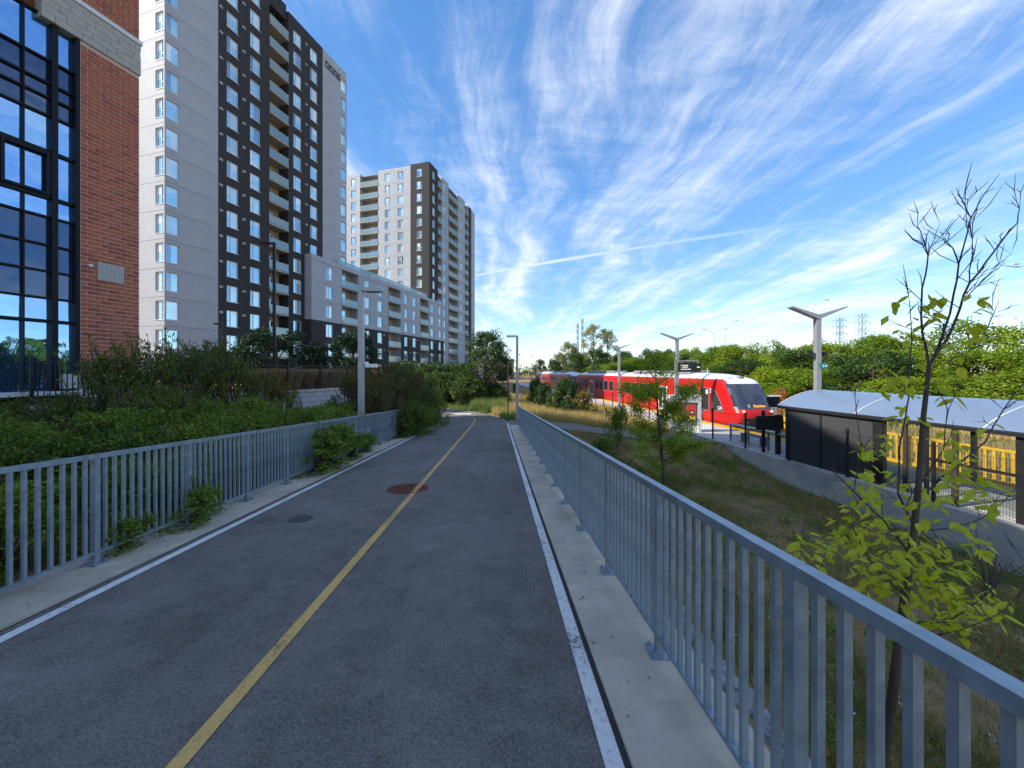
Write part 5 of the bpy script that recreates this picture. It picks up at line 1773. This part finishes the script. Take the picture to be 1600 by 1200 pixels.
blades(tf, rg_, 42000, lambda r: (r.uniform(1.5, 12.2), r.uniform(.8, 19.2)), .16, .42, .0045, .38, dens=tuft_d)
tag(obj('dry_tufts', tf, MT['gr_dry']), 'taller straw coloured tufts standing in the hollow', 'grass', kind='stuff')
straw = MB()
blades(straw, rg_, 26000, lambda r: (r.uniform(1.4, 12), r.uniform(.4, 20)), .03, .12, .005, 1.1, dens=lambda x, y: (1 if in_hollow(x, y) else 0) * sm(.5, .62, patch(x, y, .35, 9.2)))
tag(obj('straw', straw, MT['gr_dry']), 'flattened pale straw patches in the hollow by the concrete wall', 'straw', kind='stuff')
# leafy ground weeds in the hollow
lw_ = MB()
for k in range(1100):
    x, y = rg_.uniform(1.5, 11.5), rg_.uniform(.8, 19)
    if not in_hollow(x, y) or patch(x, y, .4, 5.5) < .5: continue
    z = gz(x, y)
    leaf_clump(lw_, rg_, (x, y, z + .12), (.24, .24, .16), 46, .06, .4)
tag(obj('ground_weeds', lw_, MT['lf_green']), 'low leafy weeds scattered over the hollow by the right railing', 'weeds', kind='stuff')
fw = MB()
for k in range(120):
    x, y = rg_.uniform(2.0, 7), rg_.uniform(1.5, 9)
    z = gz(x, y) + rg_.uniform(.22, .4)
    for m in range(5):
        add_leaf(fw, Vector((x, y, z)) + rdir(rg_) * .03, rdir(rg_), Vector((0, 0, 1)), .03, .02)
tag(obj('wildflowers', fw, MT['panel_light']), 'tiny white wild flowers in the hollow near the young tree', 'flowers', kind='stuff')
bkg = MB()
blades(bkg, rg_, 12000, lambda r: (r.uniform(19.5, 30), r.uniform(14, 50)), .3, 1.0, .022, .3, dens=lambda x, y: 1 if x > 22.6 - .1 * y else 0)
tag(obj('bank_grass', bkg, MT['gr_dry']), 'dry grass at the foot of the green bank behind the tracks', 'grass', kind='stuff')
# tan ornamental grasses behind the iron fence
org = []
for k in range(3):
    mb = MB(); rr2 = random.Random(900 + k)
    for _ in range(1500):
        a = rr2.uniform(0, 6.28); q = rr2.random() ** .5 * .18
        x, y = q * math.cos(a), q * math.sin(a); h = rr2.uniform(.7, 1.15)
        ox, oy = math.cos(a) * h * rr2.uniform(.05, .34), math.sin(a) * h * rr2.uniform(.05, .34)
        i = len(mb.v); w = .008
        mb.v.extend(((x - w, y, 0), (x + w, y, 0), (x + ox * .5 + w * 1.6, y + oy * .5, h * .6), (x + ox * .5 - w * 1.6, y + oy * .5, h * .6), (x + ox, y + oy, h)))
        mb.f.extend(((i, i + 1, i + 2, i + 3), (i + 3, i + 2, i + 4))); mb.m.extend((0, 0))
    org.append(mb.mesh('ornamental_grass', (MT['gr_orn'],)))
for k in range(26):
    p = WP(-2.5 + .36 * k + rv.uniform(-.1, .1), .75 + .5 * (k % 2), TZ)
    o = obj('ornamental_grass', org[k % 3], None, None, p, rv.uniform(0, 6))
    tag(o, 'tan plume grass clump in the row behind the iron fence', 'grass clump', 'tan grass clumps behind the fence')

# --- riprap stones below the right kerb
st_me = []
for k in range(4):
    rr2 = random.Random(50 + k); mb = MB()
    nlat, nlon = 5, 8
    vs = []
    for a in range(nlat + 1):
        for b in range(nlon):
            th = math.pi * a / nlat; ph = 2 * math.pi * b / nlon
            rr3 = 1 + rr2.uniform(-.22, .22)
            vs.append((rr3 * math.sin(th) * math.cos(ph), rr3 * .8 * math.sin(th) * math.sin(ph), rr3 * .6 * math.cos(th)))
    mb.v = vs
    for a in range(nlat):
        for b in range(nlon):
            c = (b + 1) % nlon
            mb.f.append((a * nlon + b, (a + 1) * nlon + b, (a + 1) * nlon + c, a * nlon + c)); mb.m.append(0)
    st_me.append(mb.mesh('stone', (MT['stone'],)))
for k in range(120):
    t = 1.32 + abs(rv.gauss(0, .42)); y = rv.uniform(.9, 6.5)
    x = t + DX * y
    o = obj('stone', st_me[k % 4], None, ground, (x, y, gz(x, y) + .02), rv.uniform(0, 6))
    s_ = rv.uniform(.05, .13); o.scale = (s_, s_ * rv.uniform(.7, 1.1), s_ * rv.uniform(.6, 1))

# ------------------------------------------------------------------ the two young trees right of the path
YS = 3.0
def Q(px, py, dy=0.0): return P3(px, py, YS + dy)
sap = thing('young_tree', 'young tree with bare top twigs and lime green leaves behind the right railing', 'tree', (0, 0, 0))
base_p = Q(1372, 1245); base_p.z = gz(base_p.x, base_p.y) - .1
sap.location = base_p
tw = MB(); trunk = MB()
def br(mb, pts, r0, r1, dys=None, n=6, twigs=0, seed=0):
    ps = [Q(x, y, (dys[i] if dys else 0)) - base_p for i, (x, y) in enumerate(pts)]
    # subdivide a little for a natural wobble
    rr = random.Random(seed + int(pts[0][0]) + int(pts[-1][1]))
    fine = []
    for a, b in zip(ps[:-1], ps[1:]):
        for u in (0, .5):
            fine.append(a.lerp(b, u) + (rdir(rr) * (.008 if u else 0)))
    fine.append(ps[-1])
    rs = [lerp(r0 * .52, r1 * .7, i / (len(fine) - 1)) for i in range(len(fine))]
    mb = MB()
    mb.poly(fine, rs, n)
    for k in range(int(twigs * 1.15)):
        i = rr.randrange(1, len(fine))
        b0 = fine[i]; d = (fine[i] - fine[i - 1]).normalized()
        e = b0 + (d * .7 + rdir(rr) * .8 + Vector((0, 0, .35))).normalized() * rr.uniform(.10, .30)
        m_ = b0.lerp(e, .5) + rdir(rr) * .02
        mb.poly([b0, m_, e], [rs[i] * .42, .003, .0012], 4)
        if rr.random() < .6:
            e2 = m_ + (e - b0).normalized().lerp(rdir(rr), .5) * rr.uniform(.05, .13)
            mb.poly([m_, e2], [.003, .0015], 4)
    obj('branch', mb, MT['bark_purple'], sap)
    return fine
tp2 = [base_p - base_p, Q(1380, 1180) - base_p, Q(1394, 1090) - base_p, Q(1406, 990) - base_p, Q(1418, 900) - base_p, Q(1428, 830) - base_p, Q(1436, 750) - base_p, Q(1443, 650) - base_p, Q(1452, 572) - base_p]
trunk.poly(tp2, [.042, .037, .033, .029, .026, .023, .020, .017, .014], 10)
obj('trunk', trunk, MT['bark'], sap, smooth=True)
br(tw, [(1452, 572), (1441, 520), (1440, 470), (1446, 430), (1450, 400), (1441, 370), (1433, 353)], .018, .004, [0, .02, .05, .06, .08, .1, .1], twigs=16)
br(tw, [(1450, 400), (1460, 374), (1469, 350)], .007, .002, [.08, .1, .1], twigs=5)
br(tw, [(1452, 572), (1474, 520), (1490, 460), (1498, 412), (1489, 388), (1476, 372)], .020, .004, [0, -.03, -.05, -.08, -.1, -.1], twigs=14)
br(tw, [(1498, 412), (1512, 362), (1517, 340), (1508, 320), (1499, 307)], .011, .003, [-.08, -.1, -.1, -.12, -.12], twigs=8)
br(tw, [(1452, 572), (1480, 530), (1500, 482), (1515, 442), (1540, 410), (1565, 376), (1590, 348), (1593, 326), (1581, 305)], .021, .003, [0, .05, .1, .12, .15, .2, .2, .22, .22], twigs=18)
br(tw, [(1515, 442), (1519, 400), (1516, 350)], .010, .003, [.12, .1, .1], twigs=8)
br(tw, [(1505, 470), (1545, 430), (1580, 396)], .009, .002, [.1, .2, .25], twigs=8)
br(tw, [(1478, 565), (1530, 540), (1550, 490)], .007, .002, twigs=7)
br(tw, [(1428, 820), (1403, 770), (1405, 700), (1420, 620), (1425, 530), (1421, 470)], .015, .004, [0, -.1, -.12, -.12, -.15, -.15], twigs=10)
br(tw, [(1420, 862), (1380, 812), (1332, 766), (1304, 736), (1302, 724)], .014, .003, [0, -.1, -.15, -.2, -.2], twigs=6)
br(tw, [(1334, 768), (1346, 700), (1336, 620), (1330, 560)], .007, .002, [-.15, -.2, -.2, -.2], twigs=5)
br(tw, [(1412, 930), (1362, 880), (1335, 830), (1330, 800)], .014, .003, [0, -.12, -.2, -.2], twigs=5)
br(tw, [(1335, 830), (1295, 848), (1262, 850)], .006, .002, [-.2, -.25, -.25], twigs=4)
br(tw, [(1432, 830), (1480, 826), (1530, 812), (1570, 782), (1604, 742)], .014, .003, [0, .1, .15, .2, .2], twigs=6)
br(tw, [(1436, 780), (1485, 735), (1540, 690), (1568, 640), (1604, 596)], .016, .004, [0, .05, .1, .15, .2], twigs=9)
br(tw, [(1410, 975), (1480, 972), (1540, 930), (1604, 880)], .012, .003, [0, -.1, -.2, -.25], twigs=6)
br(tw, [(1408, 1000), (1500, 985), (1572, 952)], .010, .002, [0, -.15, -.2], twigs=5)
br(tw, [(1436, 760), (1475, 700), (1482, 640), (1500, 600)], .010, .002, [0, -.1, -.15, -.15], twigs=6)
leaf_me = []
def big_leaf(seed):
    rr = random.Random(seed); mb = MB()
    prof = [(0, .0), (.12, .17), (.34, .25), (.58, .21), (.82, .09), (1, 0)]
    top = [(x, w, -.10 * x * x + .05 * w) for x, w in prof]; mid = [(x, 0, -.10 * x * x - .02 + rr.uniform(-.01, .01)) for x, w in prof]; bot = [(x, -w * rr.uniform(.85, 1.1), -.10 * x * x + .05 * w) for x, w in prof]
    for a in range(len(prof) - 1):
        mb.face([mid[a], mid[a + 1], top[a + 1], top[a]]); mb.face([bot[a], bot[a + 1], mid[a + 1], mid[a]])
    mb.tube((-.22, 0, .02), (0, 0, -.02), .012, n=3)
    return mb.mesh('leaf', (MT['lf_lime'],), True)
leaf_me = [big_leaf(k) for k in range(3)]
clusters = [(1268, 850, 5), (1290, 862, 5), (1312, 852, 4), (1318, 818, 6), (1345, 745, 3), (1356, 700, 4), (1367, 692, 3), (1350, 788, 6), (1372, 768, 7), (1330, 838, 5), (1362, 872, 7), (1385, 760, 6), (1388, 822, 7), (1402, 852, 8),
            (1422, 884, 8), (1446, 798, 6), (1450, 870, 7), (1470, 932, 8), (1484, 902, 7), (1490, 692, 6), (1480, 762, 7), (1522, 762, 7), (1502, 832, 6), (1522, 852, 6), (1490, 984, 6), (1502, 944, 7), (1550, 957, 7), (1520, 964, 6),
            (1424, 952, 7), (1345, 902, 7), (1372, 920, 7), (1440, 772, 5), (1552, 792, 4), (1445, 484, 3), (1414, 476, 2), (1456, 497, 3), (1472, 478, 3), (1540, 470, 2), (1522, 520, 3), (1402, 592, 4), (1390, 600, 3), (1492, 612, 3), (1542, 668, 3),
            (1395, 880, 7), (1405, 925, 6), (1442, 905, 7), (1460, 850, 5), (1505, 892, 5), (1475, 965, 6), (1430, 835, 5), (1355, 835, 5), (1418, 640, 2), (1505, 725, 5), (1560, 930, 3)]
rl_ = random.Random(61)
nl = 0
clusters = [(a, b, n + 3 if b < 660 else max(3, n - 1)) for a, b, n in clusters] + [(1432, 520, 4), (1480, 540, 3), (1460, 600, 4), (1508, 560, 3), (1436, 560, 3)]
clusters.sort(key=lambda c: c[1])
for (px, py, n) in clusters:
    dy = rl_.uniform(-.22, .22)
    for k in range(n):
        if nl >= 298: break
        c = Q(px + rl_.uniform(-20, 20), py + rl_.uniform(-15, 15), dy + rl_.uniform(-.06, .06)) - base_p
        o = obj('leaf', leaf_me[nl % 3], None, sap, c); nl += 1
        a = rl_.uniform(0, 6.28)
        d = Vector((math.cos(a), math.sin(a), rl_.uniform(-1.3, -.1))).normalized()
        o.rotation_mode = 'QUATERNION'
        q = d.to_track_quat('X', 'Z')
        from mathutils import Quaternion
        o.rotation_quaternion = q @ Quaternion((1, 0, 0), rl_.uniform(-.7, .7))
        s_ = rl_.uniform(.08, .135); o.scale = (s_, s_, s_)
extra = MB()
prof_ = [(0, 0), (.3, .28), (.65, .22), (1, 0)]
for (px, py, n) in clusters:
    for k in range(10 if py > 680 else 3):
        c = Q(px + rl_.uniform(-27, 27), py + rl_.uniform(-22, 22), rl_.uniform(-.25, .25)) - base_p
        a = rl_.uniform(0, 6.28); d = Vector((math.cos(a), math.sin(a), rl_.uniform(-1.2, .1))).normalized()
        add_leaf(extra, c, d, Vector((rl_.uniform(-.4, .4), -.4, 1)).normalized(), rl_.uniform(.06, .115), rl_.uniform(.028, .052))
obj('foliage', extra, MT['lf_lime'], sap)['kind'] = 'stuff'
# second young tree
r2 = random.Random(5)
s2 = GP(1037, 13.4, -.1)
sb_ = thing('young_tree', 'slender young tree with airy green leaves in front of the train', 'tree', s2)
st, fo = MB(), MB()
H2 = 5.0
tpts = [Vector((0, 0, 0)), Vector((-.02, 0, 1.1)), Vector((-.10, .05, 2.2)), Vector((-.22, .0, 3.3)), Vector((-.28, 0, 4.2)), Vector((-.30, 0, H2))]
st.poly(tpts, [.065, .055, .045, .03, .018, .006], 8)
def along(u):
    u *= len(tpts) - 1; i = min(int(u), len(tpts) - 2); return tpts[i].lerp(tpts[i + 1], u - i)
for k in range(34):
    u = .20 + .78 * k / 34; b0 = along(u); a = r2.uniform(0, 6.28)
    ln = (1.55 if u < .62 else .95) * r2.uniform(.55, 1.1) * (1 - .35 * max(0, u - .6))
    d = Vector((math.cos(a), math.sin(a) * .8, .45 + .3 * r2.random())).normalized()
    e = b0 + d * ln; m_ = b0.lerp(e, .5) + Vector((0, 0, -.05))
    st.poly([b0, m_, e], [.018, .011, .004], 5)
    dens_ = 330 if u < .68 else 60
    for j in range(5):
        w = r2.uniform(.35, 1.05); c = b0.lerp(e, w) + rdir(r2) * .16
        leaf_clump(fo, r2, c, (.36, .36, .24), dens_ // 2, .075, .1)
obj('trunk', st, MT['bark'], sb_); obj('crown', fo, MT['lf_fresh'], sb_)
# bare saplings and low shrubs in the hollow
hs_ = [shrub_data(560 + i, 1.0, .7, .7, 18, 2400, .07, .4, .32) for i in range(2)]
hp = plant_proto('hollow_shrub', 'shrub', 'bright green shrub at the foot of the slender young tree', hs_[0], 'lf_green', 'bark', GP(1000, 12.8), 0, None, scale=(1.0, 1.0, 1.1))
dup(hp, GP(960, 14.8), 2.0, 'green shrub just beyond the right railing before the side path', None, (1.2, 1.2, 1.1))
dup(hp, GP(940, 16.4), 3.1, 'small green shrub behind the far right railing', None, (1.0, 1.0, 1.1))
dup(hp, GP(1068, 11.0), 4.0, 'low green shrub right of the slender young trunk', None, (.8, .8, .8))
dup(hp, GP(965, 18.2), 5.0, 'leafy shrub at the corner of the side path by the white wall', None, (1.0, 1.0, 1.7))
rb2 = MB(); r4 = random.Random(8)
for k in range(9):
    a = r4.uniform(0, 6.28); e = Vector((math.cos(a) * .5, math.sin(a) * .4, r4.uniform(.7, 1.4)))
    rb2.poly([Vector((0, 0, 0)), e * .5 + Vector((0, 0, .1)), e], [.012, .008, .003], 4)
tb_ = tag(obj('bare_sapling', rb2, MT['bark_purple'], None, GP(1545, 7.6)), 'leafless brown sapling against the concrete wall at right', 'sapling')

# ------------------------------------------------------------------ lamp posts and poles
def path_lamp(label, loc, h, rz, box_=True):
    r = thing('path_lamp', label, 'lamp post', loc, rz)
    p = MB().bevbox(-.075, .075, -.075, .075, 0, h, .012)
    obj('pole', p, MT['pole'], r)
    if box_:
        obj('base_box', MB().bevbox(-.17, .17, -.17, .17, 0, .62, .015), MT['galv'], r)
    hd = MB().box(.0, .62, -.10, .10, h - .06, h + .01)
    hd.box(.12, .60, -.13, .13, h - .10, h - .062)
    obj('lamp_head', hd, MT['pole'], r)
    return r
l1 = path_lamp('grey square lamp post with base box rising behind the left railing', (-4.28, 10.9, zpath(10.9) + .02), 4.60, 0)
obj('security_camera', MB().box(.08, .20, -.03, .03, 2.46, 2.52).bevbox(.12, .46, -.06, .06, 2.36, 2.46, .02), MT['white'], l1)
l2 = path_lamp('grey lamp post at the end of the right railing facing left', (0.30, 22.4, -1.42), 5.1, math.pi, False)
obj('junction_box', MB().bevbox(.08, .26, -.09, .09, 1.75, 2.3, .01), MT['black'], l2)
tk = thing('sign_pole', 'thin brown pole beside the lamp post at the bend', 'pole', (-.25, 24.2, -1.4))
obj('pole', MB().tube((0, 0, 0), (0, 0, 3.6), .035, n=8), MT['brown_post'], tk)
def dark_lamp(label, loc, h, arm, rz=0):
    r = thing('street_lamp', label, 'street lamp', loc, rz)
    obj('pole', MB().box(-.06, .06, -.06, .06, 0, h), MT['black'], r)
    obj('lamp_head', MB().box(-arm, .06, -.09, .09, h - .02, h + .06).box(-arm, -arm * .45, -.14, .14, h - .07, h - .021), MT['black'], r)
    return r
dark_lamp('tall black street lamp in front of the charcoal tower', (-13.0, 21.0, TZ), 7.95, .72)
dark_lamp('short black street lamp beside the grey tower corner', (-19.7, 26.0, TZ), 4.2, .42)
dark_lamp('small black street lamp before the midrise corner', (-15.4, 32.0, TZ), 3.55, .42, math.pi)
def high_lamp(label, x, y, h, arms, base=-1.0):
    r = thing('highway_lamp', label, 'street light', (x, y, base))
    obj('pole', MB().tube((0, 0, 0), (0, 0, h), .16, .09, n=8), MT['panel_light'], r)
    for s in arms:
        a = MB().poly([Vector((0, 0, h - .1)), Vector((s * .7, 0, h + .5)), Vector((s * 2.0, 0, h + .95))], [.07, .06, .05], 6)
        a.box(*sorted((s * 1.9, s * 2.7)), -.15, .15, h + .9, h + 1.05)
        obj('lamp_arm', a, MT['panel_light'], r)
high_lamp('distant highway light with two arms above the thicket', 42.2, 80, 8.4, (-1, 1), 1.0)
high_lamp('distant highway light with one long arm above the thicket', 43.8, 79, 10.0, (1,), 1.0)
high_lamp('highway light rising behind the winged lamp post', 50.9, 65, 11.2, (1,), 1.5)
high_lamp('tall highway light pole at the right behind the bare twigs', 62.0, 49, 12.8, (1,), 1.5)

# ------------------------------------------------------------------ far things
def pylon(label, x, y, h, w, arms, group=None):
    r = thing('power_pylon', label, 'pylon', (x, y, -2))
    m_ = MB(); th = .18 * y / 300
    def W_(z): return lerp(w, w * .3, min(1, z / (h * .62)))
    n_ = 9
    for k in range(n_):
        z0, z1 = h * k / n_, h * (k + 1) / n_
        a, b = W_(z0), W_(z1)
        c0 = [(-a, -a), (a, -a), (a, a), (-a, a)]; c1 = [(-b, -b), (b, -b), (b, b), (-b, b)]
        for i in range(4):
            j = (i + 1) % 4
            m_.tube((*c0[i], z0), (*c1[i], z1), th, n=4, cap=False); m_.tube((*c0[i], z0), (*c1[j], z1), th * .7, n=4, cap=False); m_.tube((*c0[j], z0), (*c1[i], z1), th * .7, n=4, cap=False)
    obj('lattice_tower', m_, MT['steel_far'], r)
    for zf2, aw in arms:
        a_ = MB(); z = h * zf2
        a_.tube((-aw, 0, z), (aw, 0, z), th, n=4); a_.tube((-aw, 0, z), (0, 0, z + h * .05), th * .8, n=4); a_.tube((aw, 0, z), (0, 0, z + h * .05), th * .8, n=4)
        for s in (-1, 1): a_.tube((s * aw, 0, z), (s * aw, 0, z - h * .05), th * .8, n=4)
        obj('cross_arm', a_, MT['steel_far'], r)
    return r
def far_pt(px, Y): return (px - 800) / 600 * Y
pylon('slim grey lattice mast, shorter of the pair above the far trees', far_pt(902.5, 300), 300, 41, 1.9, ())
pylon('slim grey lattice mast, taller of the pair above the far trees', far_pt(910, 300), 300, 45, 1.9, ())
pylon('left transmission pylon above the thicket', far_pt(1312, 420), 420, 62, 7, ((.72, 8), (.84, 9), (.95, 8)))
pylon('right transmission pylon above the thicket', far_pt(1347, 400), 400, 64, 7, ((.72, 8), (.84, 9), (.95, 8)))
rw2 = random.Random(2)
for k, (x0, z0, x1, z1) in enumerate(((735, 523, 905, 508), (735, 531, 905, 515), (735, 547, 905, 532), (735, 556, 905, 541), (908, 512, 1330, 525), (908, 522, 1330, 533), (908, 536, 1330, 540))):
    a, b = P3(x0, z0, 300), P3(x1, z1, 300 if x1 < 1000 else 410)
    m_ = MB(); pts = [a.lerp(b, i / 14) + Vector((0, 0, -3.0 * 4 * (i / 14) * (1 - i / 14))) for i in range(15)]
    m_.poly(pts, [.075] * 15, 4)
    tag(obj('power_line', m_, MT['wire']), 'thin power line crossing the sky near the lattice masts', 'power line', 'power lines near the masts')
wh_ = thing('warehouse', 'tan flat roofed warehouse beyond the tree at the bend', 'building', (-3.5, 190, -2))
obj('wall', MB().box(-26, 4.5, 0, 30, 0, 9.0), MT['far_building'], wh_)
obj('roof_edge', MB().box(-26.2, 4.7, -.2, 30.2, 9.0, 9.6), MT['roof_unit'], wh_)
obj('lower_wing', MB().box(-20, 2.5, -6, -.05, 0, 4.2), MT['roof_unit'], wh_)
for k, (px, Y, h) in enumerate(((831, 260, 15), (850, 280, 16), (812, 230, 15), (843, 300, 14))):
    u_ = thing('utility_pole', 'thin distant utility pole on the horizon left of the second train', 'utility pole', (far_pt(px, Y), Y, -2.4), 0, 'utility poles on the horizon')
    obj('pole', MB().tube((0, 0, 0), (0, 0, h), .2, .14, n=5), MT['brown_post'], u_)
    obj('cross_arm', MB().box(-1.3, 1.3, -.1, .1, h - 1.2, h - .95), MT['brown_post'], u_)

# ------------------------------------------------------------------ small things on the path
pt = MB()
def disc(mb, t, y, r, dz, n=24, sx=1.0):
    mb.face([PP(t + r * sx * math.cos(2 * math.pi * i / n), y + r * math.sin(2 * math.pi * i / n), dz) for i in range(n)])
MT['patch'] = pm('dark_asphalt_patch', (0.055, 0.054, 0.053), (0.085, 0.082, 0.08), 60, 0.85, 0.4, 120)
for (t, y, r) in ((-2.55, 4.95, .15),):
    m_ = MB(); disc(m_, t, y, r, .0045)
    tag(obj('asphalt_patch', m_, MT['patch']), kind='structure')
cr_ = random.Random(12)
lt = MB()
for k in range(420):
    side = cr_.random()
    if side < .5: t = -3.38 - abs(cr_.gauss(0, .22))
    elif side < .8: t = .60 + abs(cr_.gauss(0, .2))
    else: t = cr_.uniform(-3.2, .4)
    y = cr_.uniform(1.0, 18) ; 
    if t < -3.95 or t > 1.15: continue
    add_leaf(lt, Vector(PP(t, y, .026 if (t < -3.375 or t > .575) else .008)), Vector((cr_.uniform(-1, 1), cr_.uniform(-1, 1), .05)).normalized(), Vector((0, 0, 1)), cr_.uniform(.012, .035), cr_.uniform(.006, .016))
tag(obj('leaf_litter', lt, MT['lf_brown']), 'tiny fallen leaves and grit along the path edges', 'leaf litter', kind='stuff')
